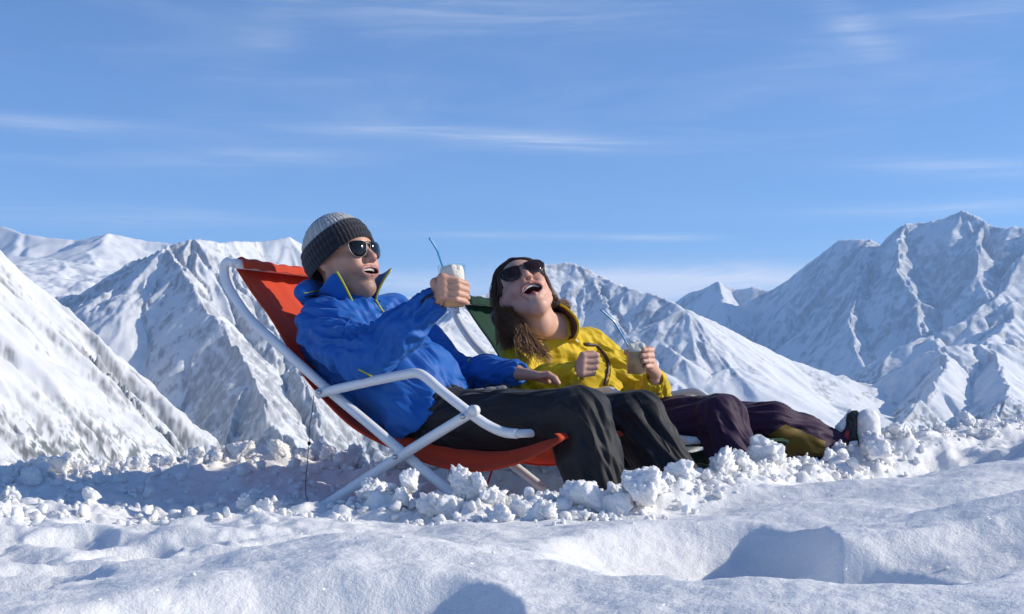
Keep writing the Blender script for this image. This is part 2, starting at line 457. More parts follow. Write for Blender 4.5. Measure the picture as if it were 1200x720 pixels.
# valley floor reaching the horizon
def valley():
    r = np.concatenate([[30], np.geomspace(60, 32000, 70)]); a = np.linspace(0, 2*np.pi, 97)[:-1]
    A, RR = np.meshgrid(a, r); x = RR*np.cos(A); y = RR*np.sin(A)
    z = -1300 + 90*fbm2(x/2500, y/2500, 5, 90)
    n = fbm2(x/400, y/400, 4, 91)
    fm = sstep(-.1, .3, n)[..., None]
    col = np.array((.8, .82, .85))*(1-fm*.8) + np.array((.05, .07, .06))*fm*.8
    nr, nc = x.shape; idx = np.arange(nr*nc).reshape(nr, nc); nx = np.roll(idx, -1, 1)
    Q = np.stack([idx[:-1], nx[:-1], nx[1:], idx[1:]], -1).reshape(-1, 4)
    o = mesh_obj("ground", np.stack([x, y, z], -1).reshape(-1, 3), Q, MT, colors=col.reshape(-1, 3))
    tag(o, "deep snowy valley floor far below the terrace", kind='structure')
valley()

# ================================================================== near snow
def snow_material(name="snow", fine=True):
    m, nn, ll, b = new_mat(name)
    b.inputs["Base Color"].default_value = (.885, .87, .85, 1)
    b.inputs["Roughness"].default_value = .55; b.inputs["Specular IOR Level"].default_value = .28
    b.inputs["Subsurface Weight"].default_value = .55
    b.inputs["Subsurface Radius"].default_value = (1.0, 1.0, 1.0)
    b.inputs["Subsurface Scale"].default_value = .02
    g = nn.new("ShaderNodeNewGeometry")
    a = N(nn, "ShaderNodeTexNoise", Scale=190.0, Detail=3.0, Roughness=.7); ll.new(g.outputs["Position"], a.inputs["Vector"])
    c = N(nn, "ShaderNodeTexNoise", Scale=38.0, Detail=4.0, Roughness=.65); ll.new(g.outputs["Position"], c.inputs["Vector"])
    b1 = N(nn, "ShaderNodeBump", Strength=.55, Distance=.006); ll.new(a.outputs[0], b1.inputs["Height"])
    b2 = N(nn, "ShaderNodeBump", Strength=.5, Distance=.012); ll.new(c.outputs[0], b2.inputs["Height"])
    ll.new(b1.outputs[0], b2.inputs["Normal"]); ll.new(b2.outputs[0], b.inputs["Normal"])
    # glinting crystals: tiny cells that are mirror smooth and bright in the coat
    vo = N(nn, "ShaderNodeTexVoronoi", Scale=330.0); ll.new(g.outputs["Position"], vo.inputs["Vector"])
    sp = nn.new("ShaderNodeSeparateColor"); ll.new(vo.outputs["Color"], sp.inputs[0])
    gt = nn.new("ShaderNodeMath"); gt.operation = 'GREATER_THAN'; gt.inputs[1].default_value = .96
    ll.new(sp.outputs[0], gt.inputs[0]); g2 = nn.new("ShaderNodeMath"); g2.operation = 'MULTIPLY'; g2.inputs[1].default_value = .35; ll.new(gt.outputs[0], g2.inputs[0]); ll.new(g2.outputs[0], b.inputs["Coat Weight"])
    b.inputs["Coat Roughness"].default_value = .2
    nv = nn.new("ShaderNodeVectorMath"); nv.operation = 'MULTIPLY_ADD'
    nv.inputs[1].default_value = (1.5, 1.5, 1.5); nv.inputs[2].default_value = (-.75, -.75, -.75)
    ll.new(vo.outputs["Color"], nv.inputs[0])
    ad = nn.new("ShaderNodeVectorMath"); ll.new(nv.outputs[0], ad.inputs[0]); ll.new(g.outputs["Normal"], ad.inputs[1])
    nm = nn.new("ShaderNodeVectorMath"); nm.operation = 'NORMALIZE'; ll.new(ad.outputs[0], nm.inputs[0])
    ll.new(nm.outputs[0], b.inputs["Coat Normal"])
    return m
SNOW = snow_material()

def pit(x, y, px, py, D, rx, ry, rot, depth, p=2.0):
    """hollow: returns negative depth"""
    c = (px-600)/F*D; dx = x-c; dy = y-D; a = R(rot)
    w = .35*rx*perlin2(x*3.1/(rx*8+.2), y*3.1/(rx*8+.2), 231); u = dx*math.cos(a)+dy*math.sin(a)+w; u = np.where(u < 0, u/(2.1*rx), u/(.85*rx)); v = (-dx*math.sin(a)+dy*math.cos(a)); v = np.where(v < 0, v/(1.5*ry), v/(.9*ry))
    q = np.abs(u)**p+np.abs(v)**p
    return -depth*(1-sstep(.15, 1.25, q))

FRONT = [(300, 4.55), (400, 4.33), (470, 4.25), (560, 4.2), (650, 4.12), (720, 4.12), (790, 4.25), (850, 4.5), (920, 4.85), (1000, 5.2), (1090, 5.7), (1200, 6.1)]
FRONT_H = [.0, .006, .045, .045, .036, .045, .045, .048, .060, .045, .032, .020]
def berm(x, y):
    pts = [((px-600)/F*D, D) for px, D in FRONT]; h = np.zeros(x.shape)
    for i in range(len(pts)-1):
        (ax, ay), (bx, by) = pts[i], pts[i+1]; ux, uy = bx-ax, by-ay
        t = np.clip(((x-ax)*ux+(y-ay)*uy)/(ux*ux+uy*uy), 0, 1); d = np.hypot(x-ax-t*ux, y-ay-t*uy)
        h = np.maximum(h, (FRONT_H[i]*(1-t)+FRONT_H[i+1]*t)*np.exp(-(d/.15)**2))
    return h*(1.45+.5*fbm2(x*7, y*7, 3, 211)) + np.minimum(h, .05)*(1.2*np.abs(perlin2(x*7, y*7, 212))+.6*np.abs(perlin2(x*15, y*15, 213))+.22*np.abs(perlin2(x*34, y*34, 214)))
RIM = [(-3.5, 5.9), (-1.8, 5.85), (-.9, 5.85), (-.3, 5.8), (.3, 6.1), (.9, 6.3), (1.6, 6.6), (2.4, 6.9), (4, 7.2)]
def snow_z(x, y, detail=True):
    x = np.asarray(x, float); y = np.asarray(y, float)
    r = np.interp(x, [a for a, _ in RIM], [b for _, b in RIM])
    z = .030 + .110*np.log1p(np.exp((x-.35)*5))/5
    z = z + .018*sstep(3.2, 2.4, y)
    z = z + .050*fbm2(x*.8, y*.9, 2, 201)
    z = z + .020*fbm2(x*2.2, y*2.6, 3, 202)
    # trodden trench round the chairs, banked up behind
    tr = sstep(3.95, 4.35, y-.28*x)*(1-sstep(5.0, 5.45, y-.15*x))*sstep(-1.45, -1.0, x)*(1-sstep(1.1, 1.7, x))
    z = z - .048*tr
    bank = np.exp(-((y-(r-.35))/.28)**2)
    z = z + bank*(.085+.03*fbm2(x*3, y*3, 3, 203))*(1-sstep(.2, 1.0, x)*.75)
    # wind ripples at right
    rp = np.sin((y*13 + x*2.2 + 2.6*fbm2(x*1.3, y*1.1, 3, 204)))
    z = z + .0055*np.maximum(rp, -.4)*sstep(.2, 1.2, x)*sstep(5.6, 4.2, y)
    # hollows
    z = z + pit(x, y, 878, 640, 3.1, .20, .50, -6, .118, 2.0)
    z = z + pit(x, y, 1000, 668, 2.65, .18, .24, 25, .070, 2)
    z = z + pit(x, y, 455, 716, 2.12, .21, .30, 0, .085, 2.4)
    z = z + pit(x, y, 180, 716, 2.08, .10, .2, 0, .05)
    z = z + pit(x, y, 30, 700, 2.65, .18, .18, 0, .045)
    z = z + pit(x, y, 1170, 545, 5.1, .30, .32, 0, .055)
    z = z + pit(x, y, 1000, 552, 4.9, .28, .14, 0, .030)
    z = z + pit(x, y, 690, 585, 4.2, .2, .08, 0, .03)
    z = z + pit(x, y, 1175, 700, 2.75, .34, .18, 20, .05)
    z = z + pit(x, y, 425, 655, 3.3, .12, .12, 0, .03)
    z = z + pit(x, y, 500, 605, 4.15, .12, .16, 0, .045)
    for (a, b, D, sx, sy, dp) in [(180, 655, 3.25, .09, .11, .035), (105, 640, 3.45, .08, .1, .03), (250, 668, 3.1, .1, .07, .03),
                                  (165, 625, 3.7, .1, .09, .03), (265, 672, 3.05, .07, .05, .025), (330, 655, 3.3, .05, .06, .02),
                                  (20, 625, 3.7, .14, .12, .04), (260, 630, 3.65, .12, .08, .03), (80, 680, 2.85, .12, .08, .025)]:
        z = z + pit(x, y, a, b, D, sx, sy, 15, dp, 2)
    left = sstep(-.1, -.7, x)*sstep(2.5, 3.3, y)
    z = z + left*.024*np.abs(fbm2(x*4.2, y*4.2, 4, 206)) - left*.008
    z = z + .006*np.abs(fbm2(x*3.1+y*.8, y*2.0, 3, 216))
    z = z + .004*fbm2(x*2+y*9, y*2.5, 3, 217, .6)
    if detail:
        z = z + .0030*fbm2(x*11, y*11, 4, 205, .6)
        rough = sstep(3.7, 4.3, y-.3*x) * (1-sstep(6.3, 7.2, y))
        z = z + rough*.016*(ridged2(x*6, y*6, 4, 207)-.8)
    # berm of shovelled snow in front of the chairs
    z = z + berm(x, y)
    # beyond the rim the slope drops away
    d = np.maximum(y-r, 0)
    z = z - (np.sqrt((d*.8)**2+.04)-.2)
    return z

def near_snow():
    u = np.linspace(-.62, .62, 980)
    D = np.geomspace(1.35, 8.2, 560)
    U, DD = np.meshgrid(u, D); x = U*DD; y = DD
    z = snow_z(x, y)
    nr, nc = x.shape; idx = np.arange(nr*nc).reshape(nr, nc)
    Q = np.stack([idx[:-1, :-1], idx[:-1, 1:], idx[1:, 1:], idx[1:, :-1]], -1).reshape(-1, 4)
    o = mesh_obj("snow", np.stack([x, y, z], -1).reshape(-1, 3), Q, SNOW)
    tag(o, "hollowed snow surface of the terrace in the foreground", kind='structure')
    # the ridge it lies on, coarser, all round and down to the valley
    r = np.concatenate([np.linspace(.2, 9, 40), np.geomspace(10, 2500, 60)]); a = np.linspace(0, 2*np.pi, 129)[:-1]
    A, RR = np.meshgrid(a, r); x = RR*np.cos(A); y = RR*np.sin(A)
    z = snow_z(np.clip(x, -3.4, 4), np.clip(y, 0, 8), False) - .10
    far = np.maximum(np.hypot(x-np.clip(x, -3.4, 4), 0), np.maximum(y-8, 0)) + np.maximum(-y, 0)*.6
    z = z - far*.56 - sstep(2, 40, far)*2
    inside = (np.abs(x) < .6*y) & (y > 1.5) & (y < 8.1)
    z = np.where(inside, z-.12, z)
    nr, nc = x.shape; idx = np.arange(nr*nc).reshape(nr, nc); nx = np.roll(idx, -1, 1)
    Q = np.stack([idx[:-1], nx[:-1], nx[1:], idx[1:]], -1).reshape(-1, 4)
    o = mesh_obj("hill", np.stack([x, y, z], -1).reshape(-1, 3), Q, SNOW)
    tag(o, "snow covered hilltop falling away round the terrace", kind='structure')
near_snow()

# ------------------------------------------------------------------ air
def air():
    m = bpy.data.materials.new("air"); m.use_nodes = True; nn = m.node_tree.nodes; nn.clear()
    out = nn.new("ShaderNodeOutputMaterial"); v = nn.new("ShaderNodeVolumePrincipled")
    v.inputs["Color"].default_value = (.42, .66, 1.0, 1); v.inputs["Density"].default_value = HAZE
    v.inputs["Anisotropy"].default_value = 0.25
    m.node_tree.links.new(v.outputs[0], out.inputs["Volume"])
    b = MB(); x0, x1, y0, y1, z0, z1 = -33000, 33000, -33000, 33000, -1700, 2300
    b.add([(x0,y0,z0),(x1,y0,z0),(x1,y1,z0),(x0,y1,z0),(x0,y0,z1),(x1,y0,z1),(x1,y1,z1),(x0,y1,z1)],
          [(0,3,2,1),(4,5,6,7),(0,1,5,4),(1,2,6,5),(2,3,7,6),(3,0,4,7)])
    tag(b.build("haze", m, smooth=False), "thin blue mountain air over the valley", kind='stuff')
air()
# ================================================================== implicit bodies
from mathutils.bvhtree import BVHTree

class Sdf:
    """smooth union / subtraction of rounded cones and ellipsoids, meshed with surface nets on sparse blocks"""
    def __init__(s): s.p = []
    def rc(s, a, b, ra, rb, k=.02, op='u', flat=None, off=0):
        """rounded cone; flat=(axis vector, factor>1) squashes the section along that axis"""
        s.p.append(('rc', np.array(a, float), np.array(b, float), ra, rb, k, op, flat)); return s
    def chain(s, pts, rs, k=.02, op='u', flat=None):
        for i in range(len(pts)-1): s.rc(pts[i], pts[i+1], rs[i], rs[i+1], k, op, flat)
        return s
    def ell(s, c, r, M=None, k=.02, op='u'):
        M = np.eye(3) if M is None else np.array(M)[:3, :3]
        s.p.append(('el', np.array(c, float), np.array(r, float), M, 0, k, op, None)); return s
    def ball(s, c, r, k=.02, op='u'): return s.rc(c, np.array(c)+1e-5, r, r, k, op)
    @staticmethod
    def _bound(q):
        if q[0] == 'rc': c = (q[1]+q[2])/2; return c, np.linalg.norm(q[2]-q[1])/2+max(q[3], q[4])
        return q[1], q[2].max()
    @staticmethod
    def _d(q, x):
        if q[0] == 'rc':
            _, a, b, ra, rb, k, op, flat = q
            ba = b-a; L = ba@ba+1e-12; w = x-a
            t = np.clip(w@ba/L, 0, 1); w = w-t[:, None]*ba
            if flat is not None:
                n = np.array(flat[0], float); n /= np.linalg.norm(n)
                w = w+(w@n)[:, None]*n*(flat[1]-1)
            return np.sqrt((w*w).sum(1))-(ra+(rb-ra)*t)
        _, c, r, M, _, k, op, _f = q
        w = (x-c)@M          # columns of M are the ellipsoid axes
        k0 = np.sqrt(((w/r)**2).sum(1)); k1 = np.sqrt(((w/(r*r))**2).sum(1))+1e-9
        return np.where(k0 < 1e-6, -r.min(), k0*(k0-1)/k1)
    def eval(s, x, far=.5):
        d = np.full(len(x), far)
        for q in s.p:
            c, br = s._bound(q); k = q[5]
            m = np.flatnonzero(((x-c)**2).sum(1) < (br+.06+k)**2)
            if not len(m): continue
            v = s._d(q, x[m]); o = d[m]
            if q[6] == 'u':
                h = np.maximum(k-np.abs(o-v), 0)/k; d[m] = np.minimum(o, v)-h*h*k/4
            else:
                v = -v; h = np.maximum(k-np.abs(o-v), 0)/k; d[m] = np.maximum(o, v)+h*h*k/4
        return d
    def mesh(s, h=.004, nb=8):
        lo = np.min([s._bound(q)[0]-s._bound(q)[1] for q in s.p if q[6] == 'u'], 0)-.03
        hi = np.max([s._bound(q)[0]+s._bound(q)[1] for q in s.p if q[6] == 'u'], 0)+.03
        B = h*nb; n = np.ceil((hi-lo)/B).astype(int)
        g = np.stack(np.meshgrid(*[np.arange(k) for k in n], indexing='ij'), -1).reshape(-1, 3)
        keep = np.abs(s.eval(lo+(g+.5)*B)) < B*.87*1.35+.006
        g = g[keep]
        o = np.stack(np.meshgrid(*[np.arange(nb+1)]*3, indexing='ij'), -1).reshape(-1, 3)
        S = nb+1; keys = []; pos = []; qs = []
        big = np.int64(1 << 20)
        def key(c): return (c[:, 0]*big+c[:, 1])*big+c[:, 2]
        CH = 1200
        for i0 in range(0, len(g), CH):
            gb = g[i0:i0+CH]
            pts = lo+((gb[:, None, :]*nb+o[None]))*h
            d = s.eval(pts.reshape(-1, 3)).reshape(-1, S, S, S)
            ins = d < 0
            c = [ins[:, a:nb+a, b:nb+b, e:nb+e] for a in (0, 1) for b in (0, 1) for e in (0, 1)]
            tot = sum(z.astype(np.int8) for z in c)
            bi, x, y, z = np.nonzero((tot > 0) & (tot < 8))
            if not len(bi): continue
            P8 = []
            num = np.zeros((len(bi), 3)); den = np.zeros(len(bi))
            cor = {}
            for a in (0, 1):
                for b in (0, 1):
                    for e in (0, 1): cor[a, b, e] = d[bi, x+a, y+b, z+e]
            for ax in range(3):
                for u in (0, 1):
                    for v in (0, 1):
                        A = [0, 0, 0]; Bq = [0, 0, 0]
                        oth = [i for i in range(3) if i != ax]
                        A[oth[0]] = Bq[oth[0]] = u; A[oth[1]] = Bq[oth[1]] = v; Bq[ax] = 1
                        da, db = cor[tuple(A)], cor[tuple(Bq)]
                        m = (da < 0) != (db < 0)
                        t = np.where(m, da/np.where(m, da-db, 1), 0)
                        pt = np.zeros((len(bi), 3)); pt[:] = A; pt[:, ax] = t
                        num += pt*m[:, None]; den += m
            vc = num/den[:, None]
            cell = gb[bi]*nb+np.stack([x, y, z], 1)
            keys.append(key(cell.astype(np.int64)+8)); pos.append(lo+(cell+vc)*h)
            for ax in range(3):
                cc = [0, 0, 0]; cc[ax] = 1
                m = (cor[0, 0, 0] < 0) != (cor[tuple(cc)] < 0)
                cm = cell[m].astype(np.int64)+8; fl = cor[0, 0, 0][m] < 0
                u = np.zeros(3, np.int64); v = np.zeros(3, np.int64)
                u[(ax+1) % 3] = 1; v[(ax+2) % 3] = 1
                q = np.stack([key(cm), key(cm-u), key(cm-u-v), key(cm-v)], 1)
                q[~fl] = q[~fl][:, ::-1]
                qs.append(q)
        K = np.concatenate(keys); V = np.concatenate(pos); Q = np.concatenate(qs)
        order = np.argsort(K); K = K[order]; V = V[order]
        i = np.searchsorted(K, Q).clip(0, len(K)-1)
        Q = i[(K[i] == Q).all(1)]
        return V, Q

def normals(V, Q):
    a = np.cross(V[Q[:, 2]]-V[Q[:, 0]], V[Q[:, 3]]-V[Q[:, 1]])
    n = np.zeros_like(V)
    for j in range(4): np.add.at(n, Q[:, j], a)
    return n/(np.linalg.norm(n, axis=1)[:, None]+1e-12)
def relax(V, Q, it=2, f=.5):
    for _ in range(it):
        s = np.zeros_like(V); c = np.zeros(len(V))
        for j in range(4):
            np.add.at(s, Q[:, j], V[Q[:, (j+1) % 4]]+V[Q[:, (j+3) % 4]]); np.add.at(c, Q[:, j], 2)
        V = V*(1-f)+f*s/np.maximum(c, 1)[:, None]
    return V
def creases(V, Nn, segs):
    """cloth folds: each seg = (a, b, reach, amp, along, around, twist, seed)"""
    disp = np.zeros(len(V))
    for a, b, reach, amp, fa, fr, tw, seed in segs:
        a = np.array(a, float); b = np.array(b, float); ba = b-a; L = np.linalg.norm(ba); t = ba/L
        w = V-a; s = w@t; rad = w-s[:, None]*t; r = np.linalg.norm(rad, axis=1)
        ref = np.cross(t, [0, 0, 1.0]) if abs(t[2]) < .9 else np.cross(t, [1.0, 0, 0]); ref /= np.linalg.norm(ref)
        q = np.cross(t, ref); c = (rad@ref)/(r+1e-6); sn = (rad@q)/(r+1e-6)
        m = sstep(reach*1.45, reach*1.05, r)*sstep(-reach, 0, s)*sstep(L+reach, L, s)
        X = np.stack([s*fa+tw*sn+.7*tw*c, c*fr, sn*fr], 1)+seed*3.1
        X = X+.35*np.stack([perlin3(X*.6, seed+1), perlin3(X*.6, seed+2), perlin3(X*.6, seed+5)], 1)
        n1 = perlin3(X, seed); n2 = perlin3(X*2.1+4, seed+3)
        f = 1.35*(.45-np.sqrt(n1*n1+.0012)*1.7)+.55*(.4-np.sqrt(n2*n2+.0015)*1.6)
        disp += amp*f*m
    return V+Nn*disp[:, None]

def cloth_mat(name, col, rough=.62, sheen=.25, weave=900, bump=.25, spec=.35, col2=None):
    m, nn, ll, b = new_mat(name)
    b.inputs["Roughness"].default_value = rough; b.inputs["Specular IOR Level"].default_value = spec
    b.inputs["Sheen Weight"].default_value = sheen; b.inputs["Sheen Roughness"].default_value = .4
    t = nn.new("ShaderNodeTexCoord")
    nz = N(nn, "ShaderNodeTexNoise", Scale=7.0, Detail=6.0, Roughness=.65); ll.new(t.outputs["Object"], nz.inputs["Vector"])
    mx = nn.new("ShaderNodeMix"); mx.data_type = 'RGBA'
    mx.inputs["A"].default_value = (*[c*.90 for c in col], 1); mx.inputs["B"].default_value = (*[min(1, c*1.08) for c in col], 1)
    ll.new(nz.outputs[0], mx.inputs[0]); ll.new(mx.outputs["Result"], b.inputs["Base Color"])
    n2 = N(nn, "ShaderNodeTexNoise", Scale=float(weave), Detail=2.0); ll.new(t.outputs["Object"], n2.inputs["Vector"])
    n3 = N(nn, "ShaderNodeTexNoise", Scale=34.0, Detail=5.0, Roughness=.6, Distortion=.6); ll.new(t.outputs["Object"], n3.inputs["Vector"])
    b1 = N(nn, "ShaderNodeBump", Strength=bump, Distance=.0008); ll.new(n2.outputs[0], b1.inputs["Height"])
    b2 = N(nn, "ShaderNodeBump", Strength=.14, Distance=.006); ll.new(n3.outputs[0], b2.inputs["Height"])
    ll.new(b1.outputs[0], b2.inputs["Normal"]); ll.new(b2.outputs[0], b.inputs["Normal"])
    return m
def skin_mat():
    m, nn, ll, b = new_mat("skin")
    at = nn.new("ShaderNodeAttribute"); at.attribute_name = "paint"
    t = nn.new("ShaderNodeTexCoord")
    nz = N(nn, "ShaderNodeTexNoise", Scale=60.0, Detail=6.0, Roughness=.75); ll.new(t.outputs["Object"], nz.inputs["Vector"])
    mr = N(nn, "ShaderNodeMapRange"); mr.inputs["To Min"].default_value = .86; mr.inputs["To Max"].default_value = 1.14
    ll.new(nz.outputs[0], mr.inputs["Value"])
    vm = nn.new("ShaderNodeVectorMath"); vm.operation = 'SCALE'
    ll.new(at.outputs["Color"], vm.inputs[0]); ll.new(mr.outputs[0], vm.inputs["Scale"]); ll.new(vm.outputs[0], b.inputs["Base Color"])
    b.inputs["Roughness"].default_value = .48; b.inputs["Specular IOR Level"].default_value = .45
    b.inputs["Subsurface Weight"].default_value = .25; b.inputs["Subsurface Radius"].default_value = (1, .3, .15)
    b.inputs["Subsurface Scale"].default_value = .006
    n2 = N(nn, "ShaderNodeTexNoise", Scale=420.0, Detail=3.0); ll.new(t.outputs["Object"], n2.inputs["Vector"])
    bp = N(nn, "ShaderNodeBump", Strength=.6, Distance=.0014); ll.new(n2.outputs[0], bp.inputs["Height"]); ll.new(bp.outputs[0], b.inputs["Normal"])
    return m
SKIN = skin_mat()

def bvh_of(o):
    M = wm(o); return BVHTree.FromPolygons([M @ v.co for v in o.data.vertices], [tuple(p.vertices) for p in o.data.polygons])
def hit(bvh, px, py, off=.002):
    """point of a surface seen at this photo pixel, lifted off it a little"""
    o = Vector((0, 0, CZ)); d = (P(px, py, 1) - o).normalized()
    loc, n, i, dist = bvh.ray_cast(o, d)
    if loc is None: return None
    if n.dot(d) > 0: n = -n
    return loc + n*off
def seam(name, bvh, pxs, r, mat, parent, off=.001, sub=6):
    """a thin tube lying on the cloth along photo pixels"""
    pts = []
    sp = smooth_path([(a, b, 0) for a, b in pxs], sub)
    for q in sp:
        h = hit(bvh, q.x, q.y, off)
        if h is not None and (not pts or (h-pts[-1]).length < .05): pts.append(h)
    if len(pts) < 2: return None
    return MB().tube(pts, r, 6).build(name, mat, parent)
# ================================================================== deck chairs
CH_T = 30.0                                # the orange chair faces right and a little towards us
CA = Vector((math.cos(R(CH_T)), -math.sin(R(CH_T)), 0)); CW = Vector((math.sin(R(CH_T)), math.cos(R(CH_T)), 0))
CH0 = P(480, 470, 4.6); CH0.z = 0
def on_chair(px, py):
    """photo pixel on the near side frame -> chair coordinates (along, up)"""
    d = P(px, py, 1) - Vector((0, 0, CZ)); o = Vector((0, 0, CZ)) - CH0
    t = -o.dot(CW)/d.dot(CW); q = o + d*t
    return q.dot(CA), q.z
TUBE = simple_mat("white_tube_paint", (.80, .80, .80), .32, bump=.12, bscale=90, var=.05, coat=.2)
CAP = simple_mat("grey_plastic", (.12, .12, .13), .5)
STEEL = simple_mat("rivet_steel", (.5, .5, .5), .3, metal=1)
def canvas_mat(name, col, tr):
    m = cloth_mat(name, col, .8, .15, weave=700, bump=.5)
    nn, ll = m.node_tree.nodes, m.node_tree.links; b = nn["Principled BSDF"]
    tl = nn.new("ShaderNodeBsdfTranslucent"); tl.inputs[0].default_value = (*tr, 1)
    mx = nn.new("ShaderNodeMixShader"); mx.inputs[0].default_value = .30
    out = nn["Material Output"]
    ll.new(b.outputs[0], mx.inputs[1]); ll.new(tl.outputs[0], mx.inputs[2]); ll.new(mx.outputs[0], out.inputs[0])
    return m
RED = canvas_mat("orange_red_canvas", (.74, .085, .030), (.80, .06, .03))
GREEN = canvas_mat("dark_green_canvas", (.010, .055, .028), (.02, .14, .06))
WCH = .56
def chair(label, canvas, loc, rotz, size=1.0):
    root = empty("deck_chair", loc, label, "deck chair", "folding deck chairs in the snow", rotz); root.scale = (size,)*3
    M = wm(root); T = lambda s, w, z: M @ Vector((s, w, z))
    C = lambda px, py: on_chair(px, py)
    rail = [C(276, 309), C(267, 307), C(262.5, 316), C(266, 333), C(277, 352), C(296, 377), C(330, 408), C(387, 459), C(430, 495), C(475, 533), C(520, 570), C(540, 586)]
    leg = [C(372, 604), C(395, 588), C(475, 536), C(520, 508), C(560, 484)]
    arm = [C(381, 462), C(400, 457), C(440, 448), C(480, 440), C(497, 438), C(509, 444), C(525, 458), C(562, 489), C(578, 501), C(592, 507), C(606, 508.5)]
    r = .0168
    for side, w in (("near", 0.0), ("far", WCH)):
        sgn = 1 if w == 0 else -1
        pr = smooth_path([T(s, w, z) for s, z in rail], 6)
        MB().tube(pr, r, 14).build("back_rail", TUBE, root)
        wo = w-.040*sgn                                   # outside of the rail
        MB().tube(smooth_path([T(s, wo, z) for s, z in leg], 4), r*.98, 14).build("leg", TUBE, root)
        wa = w-.002*sgn
        a2 = [T(s, w-.040*sgn*(1-min(1, max(0, (i-6)/2.5)))-.0*sgn, z) for i, (s, z) in enumerate(arm)]
        ar = MB().tube(smooth_path(a2, 6), r*.95, 14).build("armrest", TUBE, root)
        for (px, py), ww in (((387, 460), -.060), ((554, 488), -.060), ((475, 535), -.058)):
            s, z = C(px, py); q = w+ww*sgn
            MB().lathe(T(s, q, z), (T(s, q-.01*sgn, z)-T(s, q, z)), [(0, .0001), (.0, .0085), (.004, .0085), (.006, .005), (.0065, .0001)], 12).build("rivet", STEEL, root)
        s, z = C(565, 481)
        MB().lathe(T(s, w-.050*sgn, z), T(s, w-1, z)-T(s, w, z), [(-.012, .0001), (-.012, .017), (.010*sgn, .017), (.013*sgn, .0001)] if sgn > 0 else [(-.02, .0001), (-.02, .017), (.01, .017), (.013, .0001)], 14).build("joint_cap", TUBE, root)
    # cross bars
    s, z = C(276, 309); MB().tube([T(s, 0, z), T(s, WCH, z)], r, 14).build("crossbar", TUBE, root)
    s, z = C(640, 511); s1, z1 = C(604, 508.5)
    MB().tube([T(s1, 0, z1), T(s1, WCH, z1)], r*.8, 14).build("crossbar", TUBE, root)
    m = MB().tube([T(s, .13, z-.006), T(s, WCH-.04, z-.006)], r*.7, 12)
    for wq in (.22, .38): m.tube([T(s1, wq, z1-.004), T(s, wq, z-.006)], r*.6, 10)
    m.build("front_bar", canvas, root)
    s, z = C(372, 604); MB().tube([T(s, -.04, z), T(s, WCH+.04, z)], r, 14).build("crossbar", TUBE, root)
    s, z = C(560, 484); MB().tube([T(s, -.05, z), T(s, -.01, z)], r*.5, 8).build("pivot", STEEL, root)
    # canvas slung from the top bar to the front bar
    prof = [C(285, 314), C(283.5, 304), C(276, 300.5), C(268.5, 305), C(269.5, 313), C(290, 344), C(309, 370), C(328, 402), C(343, 432), C(368, 464), C(405, 500), C(448, 524), C(500, 545), C(548, 553), C(596, 545), C(632, 530), C(652, 516), C(648, 508)]
    pp = smooth_path([Vector((s, 0, z)) for s, z in prof], 6); nw = 26; V = []; Fq = []
    for i, q in enumerate(pp):
        ti = i/(len(pp)-1)
        for j in range(nw+1):
            v = j/nw; sag = .030*math.sin(math.pi*min(1, ti*1.02))*math.sin(math.pi*v)
            rip = .004*math.sin(v*19+ti*7)*math.sin(math.pi*ti)+.003*math.sin(v*41-ti*11)*(1-ti)
            nx, nz = -.55, -.83
            e0 = .03-.015*max(0., (ti-.86)/.14)-.026*float(sstep(.12, .05, ti)); rise = .055*float(sstep(0, .22, min(v, 1-v)))*float(sstep(.56, .68, ti)*sstep(.97, .86, ti)); sag *= float(sstep(.75, .5, ti)); V.append(T(q.x+(sag+rip)*nx, e0+v*(WCH-2*e0), q.z+(sag+rip)*nz+rise))
    for i in range(len(pp)-1):
        for j in range(nw):
            a = i*(nw+1)+j; Fq.append((a, a+1, a+nw+2, a+nw+1))
    cv = mesh_obj("canvas", V, Fq, canvas, root)
    sm = cv.modifiers.new("thickness", 'SOLIDIFY'); sm.thickness = .0025
    for w0 in (.034, WCH-.034):                              # stitched hems
        MB().tube([T(q.x, w0, q.z) for q in pp[20:-14]], .0035, 6).build("hem", canvas, root)
    return root
ch_man = chair("orange-red canvas deck chair with white tube frame under the man in blue", RED, CH0, -R(CH_T))
T2 = 39.0
sx, sz = on_chair(610, 509)
tgt = P(812, 517, 5.0)
a2 = Vector((math.cos(R(T2)), -math.sin(R(T2)), 0))
loc2 = tgt - a2*sx*.93; loc2.z = tgt.z - sz*.93
ch_wom = chair("dark green canvas deck chair with white tube frame under the laughing woman", GREEN, loc2, -R(T2), .93)
# the thin red tie under the seat and the cord hanging behind the back
CORD = simple_mat("dark_cord", (.05, .02, .02), .8); RCORD = simple_mat("red_cord", (.45, .03, .03), .7)
tie = [P(577, 548, 4.62), P(575, 556, 4.6), P(571, 568, 4.6), P(566, 578, 4.6)]
tag(MB().tube(smooth_path(tie, 5), .0035, 6).build("cord", RCORD), "short red cord hanging under the orange-red seat", "cord")
q = [P(368, 463, 4.93), P(366, 480, 4.9), P(363, 500, 4.86), P(362, 520, 4.82), P(360, 545, 4.8), P(358, 570, 4.76), P(360, 585, 4.7), P(370, 596, 4.66), P(385, 601, 4.6)]
tag(MB().tube(smooth_path(q, 5), .0013, 5).build("cord", CORD), "thin dark cord hanging from the orange chair back into the snow", "cord")
tag(MB().lathe(P(362.3, 517, 4.825), (0, 0, -1), [(0, .0005), (.004, .006), (.012, .006), (.017, .0005)], 8).build("cord_knot", CORD), "small dark knot on the thin cord behind the orange chair", "knot")
